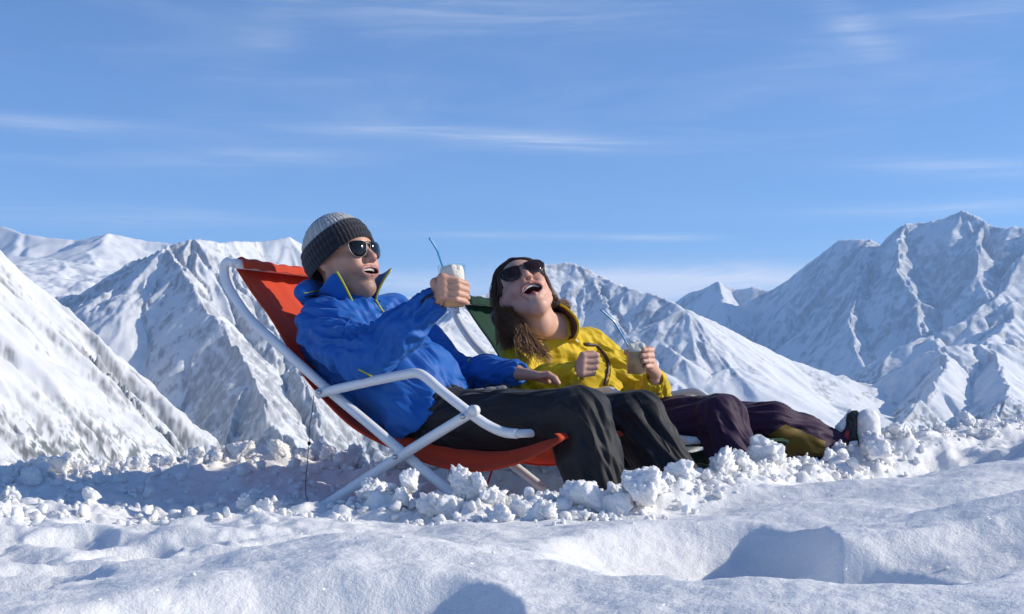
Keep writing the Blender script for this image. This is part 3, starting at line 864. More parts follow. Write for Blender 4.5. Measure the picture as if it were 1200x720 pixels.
# ================================================================== people
def frame(f, l):
    f = Vector(f).normalized(); l = Vector(l); l = (l - f*l.dot(f)).normalized(); u = f.cross(l)
    return Matrix((f, l, u)).transposed()           # columns: forward, left, up
class Head:
    def __init__(s, origin, f, l, scale):
        s.o = Vector(origin); s.M = frame(f, l); s.s = scale
    def w(s, x, y, z): return s.o + s.M @ (Vector((x, y, z))*s.s)
    def local(s, V):
        return (np.asarray(V)-np.array(s.o)) @ np.array(s.M) / s.s
    def add(s, B, sex, mouth):
        S = s.s; w = s.w; M = s.M
        def E(c, r, k=.012, op='u', rot=None):
            Mm = M @ rot if rot is not None else M
            B.ell(w(*c), [q*S for q in r], Mm, k*S, op)
        def C(a, b, ra, rb, k=.008, op='u'): B.rc(w(*a), w(*b), ra*S, rb*S, k*S, op)
        f = sex == 'f'
        E((-.018, 0, .034), (.098, .077, .088))
        E((.030, 0, -.040), (.068, .060, .078), .02)
        E((.055, 0, .030), (.042, .056, .045), .02)                    # forehead
        for y in (-1, 1):
            C((-.005, y*.060, -.055), (.060, y*.022, -.108 if mouth < 2 else -.118), .018 if f else .021, .015, .03)   # jaw
            C((.010, y*.058, -.018), (.070, y*.038, -.028), .018, .021, .022)   # cheek bone
            E((.071, y*.037, -.047), (.021, .019, .022), .016)                   # smiling cheek
            C((.084, y*.012, .020), (.074, y*.046, .018), .010, .009, .014)      # brow
            E((.098, y*.031, .002), (.016, .019, .013), .012, 's')
            E((.080, y*.031, .001), (.0135, .0145, .0125), .003)                 # eye
        C((.090, 0, .012), (.116, 0, -.024), .0075, .0105, .010)                 # nose
        E((.117, 0, -.029), (.012, .012, .010), .006)
        for y in (-1, 1):
            E((.105, y*.0125, -.033), (.011, .0085, .008), .006)
            E((.111, y*.0065, -.0405), (.005, .004, .004), .002, 's')
            C((.100, y*.020, -.036), (.086, y*.036, -.070), .003, .0025, .009, 's')  # laugh line
        ch = -.112 if mouth < 2 else -.129
        E((.074, 0, ch), (.022, .024, .018), .022)                               # chin
        C((.06, 0, ch-.004), (-.012, 0, -.088), .02, .03, .03)                   # under the jaw
        # mouth
        if mouth == 1:
            zc, hh, wd = -.067, .0095, .033
        else:
            zc, hh, wd = -.080, .0205, .031
        E((.093, 0, zc), (.014, wd+.008, hh+.012), .016)                          # mound of the mouth
        for y in (-1, 1):
            C((.1045 if mouth > 1 else .103, 0, zc+hh+.003), (.084, y*(wd+.004), zc+.010), .0036, .0022, .003)
            C((.103 if mouth > 1 else .101, 0, zc-hh-.003), (.083, y*(wd+.003), zc+.008), .0052, .0028, .003)
        E((.100, 0, zc), (.034, wd, hh), .002, 's')
        for y in (-1, 1): C((.104, 0, zc+.002), (.088, y*wd*1.02, zc+.010), hh*.5, .002, .003, 's')
        for y in (-1, 1):                                                         # ears
            rot = Matrix.Rotation(R(-18*y), 3, 'Z') @ Matrix.Rotation(R(-10), 3, 'Y')
            E((-.012, y*.079, -.012), (.019, .008, .031), .006, 'u', rot)
            E((-.006, y*.086, -.006), (.009, .006, .016), .004, 's', rot)
            E((-.004, y*.076, -.038), (.009, .006, .010), .004, 'u', rot)
        s.zc, s.hh, s.wd = zc, hh, wd
    def paint(s, V, base, lip, stubble=0):
        L = s.local(V); col = np.tile(np.array(base, float), (len(V), 1))
        x, y, z = L.T
        near = (np.abs(x) < .16) & (np.abs(y) < .12) & (np.abs(z) < .17)
        def mix(m, c):
            m = (m*near)[:, None]; col[:] = col*(1-m)+np.array(c)*m
        g = lambda cx, cy, cz, r: np.exp(-(((x-cx)**2+(np.abs(y)-cy)**2+(z-cz)**2)/r**2))
        mix(.45*g(.075, .042, -.045, .025), (base[0]*1.0, base[1]*.62, base[2]*.6))
        mix(.5*g(.122, 0, -.028, .018), (base[0]*1.0, base[1]*.66, base[2]*.62))
        mix(.4*g(-.012, .084, -.012, .03), (base[0]*.95, base[1]*.6, base[2]*.6))
        if stubble:
            n = fbm3(V*260, 2, 5)
            m = sstep(-.045, -.075, z+.02*np.abs(y)*8*0)*sstep(.0, .03, x)*(1-g(.1, 0, s.zc, .022))
            m = np.maximum(m, .8*sstep(.02, -.01, np.abs(x-.008))*sstep(.02, 0, z))
            mix(np.clip(stubble*m*(.8+.5*n), 0, .9), (.16, .11, .085))
        wq = np.maximum(np.abs(y)/(s.wd+.008), 0); q = wq**2+((z-s.zc-.006*wq)/(s.hh+.0085))**2
        mix(sstep(1.12, .92, q)*sstep(.080, .086, x), lip)
        inn = (np.abs(y)/(s.wd*1.0))**2+((z-s.zc)/(s.hh*1.0))**2
        mix(sstep(1.12, .95, inn)*sstep(.1005, .095, x), (.09, .012, .012))
        # eyelids / brows
        mix(sstep(.010, .004, np.abs(z-.0215-.05*(np.abs(y)-.03)*0))*sstep(.016, .020, np.abs(y))*sstep(.052, .046, np.abs(y))*sstep(.06, .07, x), (.09, .055, .035))
        return col
TEETH = simple_mat("teeth", (.80, .76, .68), .25, spec=.6)
TONGUE = simple_mat("tongue", (.45, .10, .09), .35)
GLASSBLACK = simple_mat("dark_lens", (.006, .006, .006), .08, spec=.35, coat=.1)
FRAME = simple_mat("dark_frame", (.03, .028, .03), .3)
GUN = simple_mat("gunmetal_frame", (.16, .15, .15), .3, metal=.8)

def teeth(h, parent, lower=False):
    zc, hh, wd = h.zc, h.hh, h.wd
    for sgn, nm in ((1, "upper_teeth"), (-1, "lower_teeth")):
        if sgn < 0 and not lower: continue
        m = MB(); n = 11
        for i in range(n-1):
            a0 = (i/(n-1)*2-1)*wd*.90; a1 = a0+wd*1.8/(n-1)*.93
            edge = 1-.5*abs((a0+a1)/2/wd)**2
            top = zc+sgn*(hh+.001)*(1-.45*((a0+a1)/2/wd)**2); hgt = (.0085 if sgn > 0 else .0055)*edge
            X = lambda y: .0985-.014*(y/wd)**2-(0 if sgn > 0 else .003)
            v = []
            for xo in (0, -.005):
                for (yy, zz) in ((a0, top), (a1, top), (a1, top-sgn*hgt), (a0, top-sgn*hgt)):
                    v.append(h.w(X(yy)+xo, yy, zz))
            m.add(v, [(0, 1, 2, 3), (7, 6, 5, 4), (0, 4, 5, 1), (1, 5, 6, 2), (2, 6, 7, 3), (3, 7, 4, 0)])
        m.build(nm, TEETH, parent)

def sunglasses(h, parent, outline, xf, zf, curve, lensmat, framemat, fr, bridge, ear_z=.012, tilt=0):
    """outline: (outwards from nose, up) points for one lens; mirrored for the other"""
    g = empty("sunglasses", (0, 0, 0)); g.parent = parent
    g.matrix_parent_inverse = Matrix(); M = wm(parent).inverted(); g.location = M @ h.w(xf, 0, zf)
    X = lambda y, z: xf-curve*y*y-tilt*(z-zf)*0-.10*max(0, -(z-zf)-.01)
    for sg in (1, -1):
        pts = smooth_path([(a, b, 0) for a, b in outline+outline[:1]], 5)[:-1]
        ring = [h.w(X(p.x, p.y)+.0, sg*p.x, zf+p.y) for p in pts]
        cx = sum(p.x for p in pts)/len(pts); cy = sum(p.y for p in pts)/len(pts)
        V = []; Fq = []; n = len(pts)
        for k, t in enumerate((1, .66, .33)):
            for p in pts:
                a = cx+(p.x-cx)*t; b = cy+(p.y-cy)*t
                V.append(h.w(X(a, b)+.004*(1-t*t), sg*a, zf+b))
        V.append(h.w(X(cx, cy)+.004, sg*cx, zf+cy))
        for k in range(2):
            for j in range(n): Fq.append((k*n+j, k*n+(j+1) % n, (k+1)*n+(j+1) % n, (k+1)*n+j))
        for j in range(n): Fq.append((2*n+j, 2*n+(j+1) % n, 3*n))
        lo = mesh_obj("lens", V, Fq, lensmat, g)
        md = lo.modifiers.new("thickness", 'SOLIDIFY'); md.thickness = .0015
        MB().tube(ring+[ring[0]], fr, 8, cap=False).build("rim", framemat, g)
        mx = max(p.x for p in pts); zt = max(p.y for p in pts)*.55
        arm = [h.w(X(mx, zt), sg*mx, zf+zt), h.w(X(mx, zt)-.008, sg*(mx+.006), zf+zt), h.w(.05, sg*.079, zf+zt*.8), h.w(.0, sg*.086, ear_z), h.w(-.02, sg*.084, ear_z-.006)]
        MB().tube(smooth_path(arm, 5), fr*1.25, 8).build("temple", framemat, g)
    for (yb, zb) in bridge:
        MB().tube(smooth_path([h.w(X(yb, zb)+.001, -yb, zf+zb), h.w(X(0, zb)+.004, 0, zf+zb+.002), h.w(X(yb, zb)+.001, yb, zf+zb)], 4), fr, 8).build("bridge", framemat, g)
    return g

def person_root(loc, label):
    return empty("person", loc, label, "person")
def finish_cloth(B, h, segs, relaxn=2):
    V, Q = B.mesh(h); V = relax(V, Q, relaxn); V = creases(V, normals(V, Q), segs); V = relax(V, Q, 1, .3)
    return V, Q

def wrap_hand(B, c, ax, R0, e1, e2, wrist, hs, th, dh, sc=1.0, thumb=None, wr=.028):
    """fingers closed round a glass; th: angles of the four joints"""
    ax = Vector(ax).normalized(); c = Vector(c)
    pos = lambda a, hgt, rr: c + ax*hgt + (Vector(e1)*math.cos(R(a))+Vector(e2)*math.sin(R(a)))*rr
    for i, hgt in enumerate(hs):
        f = (1.0, 1.06, 1.0, .86)[i]; rr = (.0098, .0100, .0095, .0085)[i]*sc
        a0, a1, a2, a3 = th
        sp = lambda a: a0+(a-a0)*f
        m = pos(a0, hgt, R0+.020*sc); p = pos(sp(a1), hgt+dh*.5, R0+.016*sc); d = pos(sp(a2), hgt+dh*.8, R0+.0095*sc); t = pos(sp(a3), hgt+dh, R0+.0085*sc)
        B.chain([m, p, d, t], [rr*1.12, rr*1.05, rr*.95, rr*.82], .0022)
        B.rc(wrist, m, wr*.62, rr*1.35, .012)
    if thumb:
        pts = [wrist]+[pos(a, hh, R0+ro) for a, hh, ro in thumb]
        B.chain(pts, [.016*sc, .015*sc, .0125*sc, .0105*sc][:len(pts)], .006)

# ------------------------------------------------------------------ the man
MAN = person_root(P(540, 500, 4.85), "man in blue jacket and striped knit hat raising a glass on the orange chair")
hm = Head(P(403, 303, 4.98), (math.cos(R(37))*math.cos(R(12)), -math.sin(R(37))*math.cos(R(12)), math.sin(R(12))), (math.sin(R(37)), math.cos(R(37)), .03), 1.14)
mw = Vector((math.sin(R(32)), math.cos(R(32)), 0))            # across his body, away from us
nb = P(408, 360, 5.0)
sh_n = P(378, 382, 4.86); el_n = P(432, 414, 4.68); wr_n = P(508, 354, 4.60)
sh_f = P(462, 372, 5.17); el_f = P(535, 442, 5.16); wr_f = P(606, 437, 4.95)
ch_ = P(428, 398, 5.02); be_ = P(478, 450, 4.93); pe_ = P(522, 496, 4.86)
hp_n = P(530, 495, 4.76); kn_n = P(681, 488, 4.48); an_n = P(703, 585, 4.46); ft_n = P(735, 608, 4.32)
hp_f = P(556, 500, 4.98); kn_f = P(748, 489, 4.80); an_f = P(792, 572, 4.74); ft_f = P(830, 590, 4.66)
gm0 = P(531.5, 363, 4.60); gm1 = P(529, 311, 4.60); gma = (gm1-gm0).normalized()
def man_body():
    B = Sdf(); hm.add(B, 'm', 1)
    B.chain([hm.w(-.030, 0, -.055), hm.w(-.045, 0, -.13), nb], [.056, .058, .066], .03)
    B.rc(nb, ch_, .07, .11, .05); B.rc(ch_-mw*.06, be_-mw*.05, .09, .09, .05); B.rc(ch_+mw*.06, be_+mw*.05, .09, .09, .05); B.rc(be_, pe_, .11, .11, .05)
    for sh, el, wr, he in ((sh_n, el_n, wr_n, 0), (sh_f, el_f, wr_f, 1)):
        B.chain([ch_.lerp(sh, .5), sh, el, wr], [.06, .05, .040, .027], .02)
    for hp, kn, an, ft in ((hp_n, kn_n, an_n, ft_n), (hp_f, kn_f, an_f, ft_f)):
        B.chain([hp, kn, an], [.075, .052, .038], .03); B.rc(an, ft, .034, .025, .02)
    # right hand round the glass
    wrap_hand(B, gm0, gma, .039, (-1, 0, 0), (0, -1, 0), wr_n+Vector((.018, -.005, .004)), (.098, .078, .058, .040), (62, 108, 150, 182), -.020, 1.12,
              [(10, .085, .016), (-35, .098, .012), (-70, .102, .010)])
    # left hand lying on the thigh
    hw = P(607, 438, 4.93); k0 = P(628, 441, 4.86)
    acr = Vector((.35, -1, -.05)).normalized()
    for i in range(4):
        o = (i-1.5)*.0205; ln = (.9, 1.05, 1, .8)[3-i]
        a = k0+acr*o*1.0+Vector((0, 0, .004-.002*abs(i-1.5))); d1 = Vector((.036, -.012+.006*(i-1.5)*-1, .004))*ln; d2 = Vector((.022, -.009, -.013))*ln; d3 = Vector((.011, -.006, -.016))*ln
        B.rc(hw+acr*o*.5, a, .018, .0125, .012); B.chain([a, a+d1, a+d1+d2, a+d1+d2+d3], [.0118, .0108, .0098, .0085], .002)
    B.chain([hw+Vector((.01, -.01, 0)), hw+Vector((.045, -.050, -.006)), hw+Vector((.075, -.058, -.018)), hw+Vector((.10, -.060, -.028))], [.018, .014, .012, .010], .006)
    V, Q = B.mesh(.003); V = relax(V, Q, 1, .4)
    col = hm.paint(V, (.60, .325, .22), (.42, .17, .15), .62)
    return mesh_obj("body", V, Q, SKIN, MAN, colors=col)
mb = man_body(); teeth(hm, mb)

BLUE = cloth_mat("blue_shell_fabric", (.012, .115, .43), .58, .12, spec=.30)
BLACKCLOTH = cloth_mat("charcoal_ski_trouser_fabric", (.016, .016, .019), .62, .07, spec=.28)
LIME = simple_mat("lime_zip_tape", (.40, .42, .06), .5); DARK = simple_mat("dark_lining", (.02, .02, .025), .7)
GREYC = cloth_mat("grey_waist_fabric", (.22, .21, .20), .7, .2)
def man_clothes():
    B = Sdf()
    B.rc(nb+mw*0, ch_, .085, .135, .05)
    B.rc(sh_n.lerp(ch_, .25), sh_f.lerp(ch_, .25), .100, .095, .05)
    for sg in (-1, 1):
        B.rc(ch_+mw*.075*sg, be_+mw*.075*sg, .125, .128, .06); B.rc(be_+mw*.07*sg, pe_+mw*.07*sg+Vector((-.03, 0, .0)), .128, .125, .05)
    B.rc(P(380, 402, 5.0), P(408, 450, 5.0), .08, .08, .06); B.rc(P(408, 450, 5.0), P(462, 494, 4.92), .08, .08, .06)    # slack cloth down the back
    cd = Vector((.63, 0, -.78)); cp = P(510, 480, 4.9)+cd*1.5; B.rc(cp, cp+Vector((0, .001, 0)), 1.5, 1.5, .006, 's')      # hem
    B.chain([sh_n, sh_n.lerp(el_n, .5)+Vector((-.015, 0, -.01)), el_n+Vector((-.012, 0, -.012)), el_n.lerp(wr_n, .5)+Vector((0, 0, -.012)), wr_n-(wr_n-el_n).normalized()*.012], [.092, .086, .080, .066, .047], .035)
    B.chain([sh_f, sh_f.lerp(el_f, .5), el_f, el_f.lerp(wr_f, .5)+Vector((0, 0, .01)), wr_f], [.085, .075, .065, .056, .042], .035)
    # hood rolled behind the neck
    B.chain([nb-mw*.13+Vector((-.075, 0, .045)), nb+Vector((-.135, 0, .05)), nb+mw*.13+Vector((-.06, 0, .05))], [.030, .040, .030], .035)
    # open neck and cuffs
    na = (hm.w(-.03, 0, -.09)-nb).normalized()
    B.rc(nb+na*.055, nb+na*.17, .066, .085, .015, 's')
    for el, wr in ((el_n, wr_n), (el_f, wr_f)):
        d = (wr-el).normalized(); B.rc(wr+d*.030, wr+d*.2, .034, .06, .004, 's')
    V, Q = finish_cloth(B, .0045, [(sh_n, el_n, .10, .018, 10, 1.3, 1.1, 1), (el_n, wr_n, .075, .015, 15, 1.2, 1.3, 2), (ch_, pe_, .17, .017, 7, 2.0, 1.1, 3),
                                   (sh_f, el_f, .09, .010, 10, 1.2, 1.0, 4), (el_f, wr_f, .06, .010, 15, 1.1, 1.0, 5), (nb, ch_, .13, .008, 14, 1.8, .6, 6),
                                   (P(350, 390, 5.0), P(420, 480, 4.95), .16, .012, 7, 1.6, .8, 7)])
    jk = mesh_obj("jacket", V, Q, BLUE, MAN)
    # trousers
    T = Sdf()
    T.rc(pe_-mw*.07, pe_+mw*.07, .112, .112, .05); T.rc(be_+Vector((.02, 0, -.02)), pe_, .10, .105, .05)
    for hp, kn, an, rr in ((hp_n, kn_n, an_n, 1.0), (hp_f, kn_f, an_f, .93)):
        mid = hp.lerp(kn, .5)+Vector((0, 0, -.002))
        T.chain([hp, mid, kn, kn.lerp(an, .45)+Vector((-.006, 0, 0)), kn.lerp(an, .92)], [.106*rr, .097*rr, .090*rr, .096*rr, .100*rr], .03)
    V, Q = finish_cloth(T, .005, [(hp_n, kn_n, .12, .006, 5, 1.5, .8, 11), (kn_n, an_n, .115, .010, 6, 1.5, .9, 12), (hp_f, kn_f, .12, .006, 5, 1.5, .8, 13), (kn_f, an_f, .11, .010, 6, 1.5, 1.0, 14),
                                  (pe_-mw*.2, pe_+mw*.2, .14, .012, 9, 2.4, .8, 15)])
    tr = mesh_obj("trousers", V, Q, BLACKCLOTH, MAN)
    # boots sunk in the snow
    for an, ft in ((an_n, ft_n), (an_f, ft_f)):
        K = Sdf(); K.rc(an+Vector((0, 0, .06)), an+Vector((0, 0, -.05)), .065, .062, .03); K.rc(an+Vector((0, 0, -.06)), ft+Vector((0, 0, -.04)), .058, .048, .03)
        V, Q = K.mesh(.007); mesh_obj("boot", V, Q, DARK, MAN)
    # standing collar, open at the throat
    ax = na; rt = hm.M @ Vector((0, 1, 0)); rt = (rt-ax*rt.dot(ax)).normalized(); fw = rt.cross(ax).normalized()
    if fw.dot(hm.M @ Vector((1, 0, 0))) < 0: fw = -fw
    V = []; Fq = []; nu, nv = 44, 8; edges = {0: [], nu: []}
    for i in range(nu+1):
        a = R(24+(316-24)*i/nu)                       # 0 = throat
        front = math.exp(-((min(i, nu-i)/nu)/.13)**2)
        for j in range(nv+1):
            v = j/nv
            far_ = math.exp(-((i/nu)/.16)**2)
            rr = .088+.018*v+.034*front*v*v+.022*far_*v
            hgt = -.025+(.088+.048*front)*v-.052*far_*v
            c = nb+ax*(hgt+.02)+fw*(math.cos(a)*rr*1.0+.018)+rt*(math.sin(a)*rr*(1+.35*front*v))
            c = c+ax*.004*math.sin(i*.9)*v
            V.append(c)
            if i in edges: edges[i].append(c)
    for i in range(nu):
        for j in range(nv):
            q = i*(nv+1)+j; Fq.append((q, q+nv+1, q+nv+2, q+1))
    co = mesh_obj("collar", V, Fq, BLUE, MAN); md = co.modifiers.new("thickness", 'SOLIDIFY'); md.thickness = .009; md.offset = 0
    sb = co.modifiers.new("smooth", 'SUBSURF'); sb.levels = 1; sb.render_levels = 1
    for k in edges: MB().tube([p+fw*.003 for p in edges[k]], .0042, 6).build("zip", LIME, co)
    bv = bvh_of(jk)
    seam("zip", bv, [(440, 352), (446, 362), (455, 374)], .0045, LIME, jk)
    seam("zip", bv, [(444, 352), (450, 361), (459, 372)], .0025, DARK, jk)
    seam("pocket_zip", bv, [(357, 348), (364, 347), (374, 347)], .0035, DARK, jk)
    seam("pocket_trim", bv, [(356, 344), (366, 342), (378, 340)], .0022, LIME, jk)
    seam("pocket_zip", bv, [(420, 433), (430, 438), (441, 443)], .0035, LIME, jk)
    seam("seam", bv, [(352, 352), (375, 356), (398, 362), (412, 378)], .0016, BLUE, jk)
    seam("seam", bv, [(398, 400), (404, 385), (412, 372)], .0016, BLUE, jk)
    seam("hem_zip", bv, [(556, 398), (552, 412), (549, 424)], .003, LIME, jk)
    seam("cuff_tab", bv, [(493, 354), (500, 349), (505, 346)], .005, DARK, jk)
    bt = bvh_of(tr)
    seam("seam", bt, [(560, 460), (600, 462), (650, 470), (690, 500), (700, 540)], .0016, BLACKCLOTH, tr)
    seam("seam", bt, [(745, 462), (762, 490), (785, 530)], .0016, BLACKCLOTH, tr)
    W = Sdf(); W.rc(P(560, 468, 4.84), P(590, 462, 4.84), .034, .028, .03)  # separate grey fold of cloth at the top of the trousers
    V, Q = finish_cloth(W, .005, [(P(540, 459, 4.86), P(588, 451, 4.84), .05, .006, 20, 1.5, 1, 19)]); mesh_obj("waist_fold", V, Q, GREYC, MAN)
man_clothes()

def knit_hat():
    h = hm; tiltM = Matrix.Rotation(R(-21), 3, 'Y')
    nphi, nv = 216, 40; V = []; Fq = []; col = []; ribs = 54
    dark = np.array((.018, .019, .026)); grey = np.array((.56, .54, .50)); blue = np.array((.08, .16, .32))
    for j in range(nv+1):
        v = j/nv
        for i in range(nphi):
            ph = 2*math.pi*i/nphi
            th0 = R(101+9*math.sin(ph)**2)                    # polar angle of the brim
            th = th0*(1-v)
            rx, ry, rz = .117, .096, .124
            d = Vector((math.sin(th)*math.cos(ph)*rx, math.sin(th)*math.sin(ph)*ry, math.cos(th)*rz))
            rib = .0028*abs(math.sin(ribs*ph/2))**.7*min(1, (1-v)*3.5) + .0012*math.sin(v*60)
            bandv = v < .34
            ex = .0045 if bandv else 0
            d = d+d.normalized()*(rib+ex)
            d.x += .006*math.sin(3*ph)*(v > .5)*0
            p = tiltM @ d + Vector((-.020, 0, .022)); V.append(h.w(*p))
            c = dark if bandv else (grey if v < .66 else blue)
            if not bandv and v < .66 and (i//4) % 2: c = c*.8
            col.append(c)
    for j in range(nv):
        for i in range(nphi):
            Fq.append((j*nphi+i, j*nphi+(i+1) % nphi, (j+1)*nphi+(i+1) % nphi, (j+1)*nphi+i))
    m, nn, ll, b = new_mat("knit"); at = nn.new("ShaderNodeAttribute"); at.attribute_name = "paint"; ll.new(at.outputs["Color"], b.inputs["Base Color"])
    b.inputs["Roughness"].default_value = .9; b.inputs["Sheen Weight"].default_value = .4; b.inputs["Specular IOR Level"].default_value = .1
    t = nn.new("ShaderNodeTexCoord"); nz = N(nn, "ShaderNodeTexNoise", Scale=350.0, Detail=3.0); ll.new(t.outputs["Object"], nz.inputs["Vector"])
    bp = N(nn, "ShaderNodeBump", Strength=.9, Distance=.003); ll.new(nz.outputs[0], bp.inputs["Height"]); ll.new(bp.outputs[0], b.inputs["Normal"])
    o = mesh_obj("knit_hat", V, Fq, m, MAN, colors=np.array(col)); md = o.modifiers.new("thickness", 'SOLIDIFY'); md.thickness = .006; md.offset = -1
knit_hat()
aviator = [(.009, .012), (.014, .021), (.038, .023), (.063, .020), (.069, .008), (.065, -.012), (.052, -.025), (.034, -.028), (.018, -.019), (.009, -.002)]
sunglasses(hm, MAN, aviator, .106, .003, 3.6, GLASSBLACK, GUN, .0016, [(.012, .012), (.010, .018)])

# ------------------------------------------------------------------ the woman
WOM = person_root(P(745, 500, 5.4), "laughing long-haired woman in yellow jacket leaning back with a glass")
hf = Head(P(614, 342, 5.22), (-.04, -.80, .58), (.9, .04, .42), 1.12)
ww = Vector((math.sin(R(44)), math.cos(R(44)), 0))
nb2 = P(650, 388, 5.30)
s2n = P(610, 410, 5.20); e2n = P(614, 458, 5.08); w2n = P(673, 437, 4.98)
s2f = P(690, 405, 5.46); e2f = P(763, 470, 5.36); w2f = P(767, 446, 5.12)
c2 = P(657, 426, 5.38); b2_ = P(706, 462, 5.40); p2 = P(750, 495, 5.40)
h2n = P(745, 500, 5.26); k2n = P(846, 489, 5.04); a2n = P(868, 566, 4.98); f2n = P(900, 585, 4.95)
h2f = P(765, 494, 5.50); k2f = P(905, 498, 5.36); a2f = P(975, 528, 5.46)
gw0 = P(745.5, 441, 5.00); gw1 = P(745.5, 397, 5.00); gwa = (gw1-gw0).normalized()
def wom_body():
    B = Sdf(); hf.add(B, 'f', 2)
    B.chain([hf.w(-.028, 0, -.05), hf.w(-.030, 0, -.12), nb2], [.050, .047, .054], .03)
    for sg in (-1, 1): B.rc(hf.w(-.01, sg*.05, -.06), nb2+ww*.012*sg+Vector((.01, -.04, -.01)), .010, .012, .016)
    B.rc(nb2, c2, .06, .09, .05); B.rc(c2-ww*.05, b2_-ww*.05, .08, .075, .05); B.rc(c2+ww*.05, b2_+ww*.05, .08, .075, .05); B.rc(b2_, p2, .09, .1, .05)
    for sh, el, wr in ((s2n, e2n, w2n), (s2f, e2f, w2f)): B.chain([c2.lerp(sh, .6), sh, el, wr], [.05, .04, .032, .023], .02)
    for hp, kn, an in ((h2n, k2n, a2n), (h2f, k2f, a2f)): B.chain([hp, kn, an], [.07, .048, .035], .03)
    # right fist held before the chest
    c = P(684, 428, 4.97); up = Vector((.10, .0, 1)).normalized()
    for i in range(4):
        o = (1.5-i)*.0205; a = c+up*o+Vector((-.004, -.012, 0)); ln = (1, 1.05, 1, .85)[i]
        pip = a+Vector((.046*ln, .010, .003)); dip = pip+Vector((-.004, .030, 0)); tip = dip+Vector((-.024, .004, 0))
        B.rc(w2n+Vector((.012, -.006, .004)), a, .020, .0140, .012); B.chain([a, pip, dip, tip], [.0132, .0118, .0108, .0095], .0018)
    B.chain([w2n+Vector((.01, .01, .01)), c+Vector((.0, .034, .034)), c+Vector((.034, .036, .042))], [.017, .0135, .011], .006)
    # left hand round the glass from behind
    wrap_hand(B, gw0, gwa, .038, (1, 0, 0), (0, -1, 0), w2f+Vector((.004, -.005, .022)), (.094, .074, .055, .037), (-45, 2, 38, 62), -.004, 1.05,
              [(-60, .05, .012), (-95, .075, .012), (-130, .085, .010)], wr=.026)
    V, Q = B.mesh(.003); V = relax(V, Q, 1, .4)
    col = hf.paint(V, (.66, .37, .26), (.50, .21, .17), 0)
    return mesh_obj("body", V, Q, SKIN, WOM, colors=col)
wb = wom_body(); teeth(hf, wb, True)
K = Sdf(); K.ell(hf.w(.074, 0, -.089), [.026, .017, .009], hf.M, .01); V, Q = K.mesh(.003); mesh_obj("tongue", V, Q, TONGUE, wb)

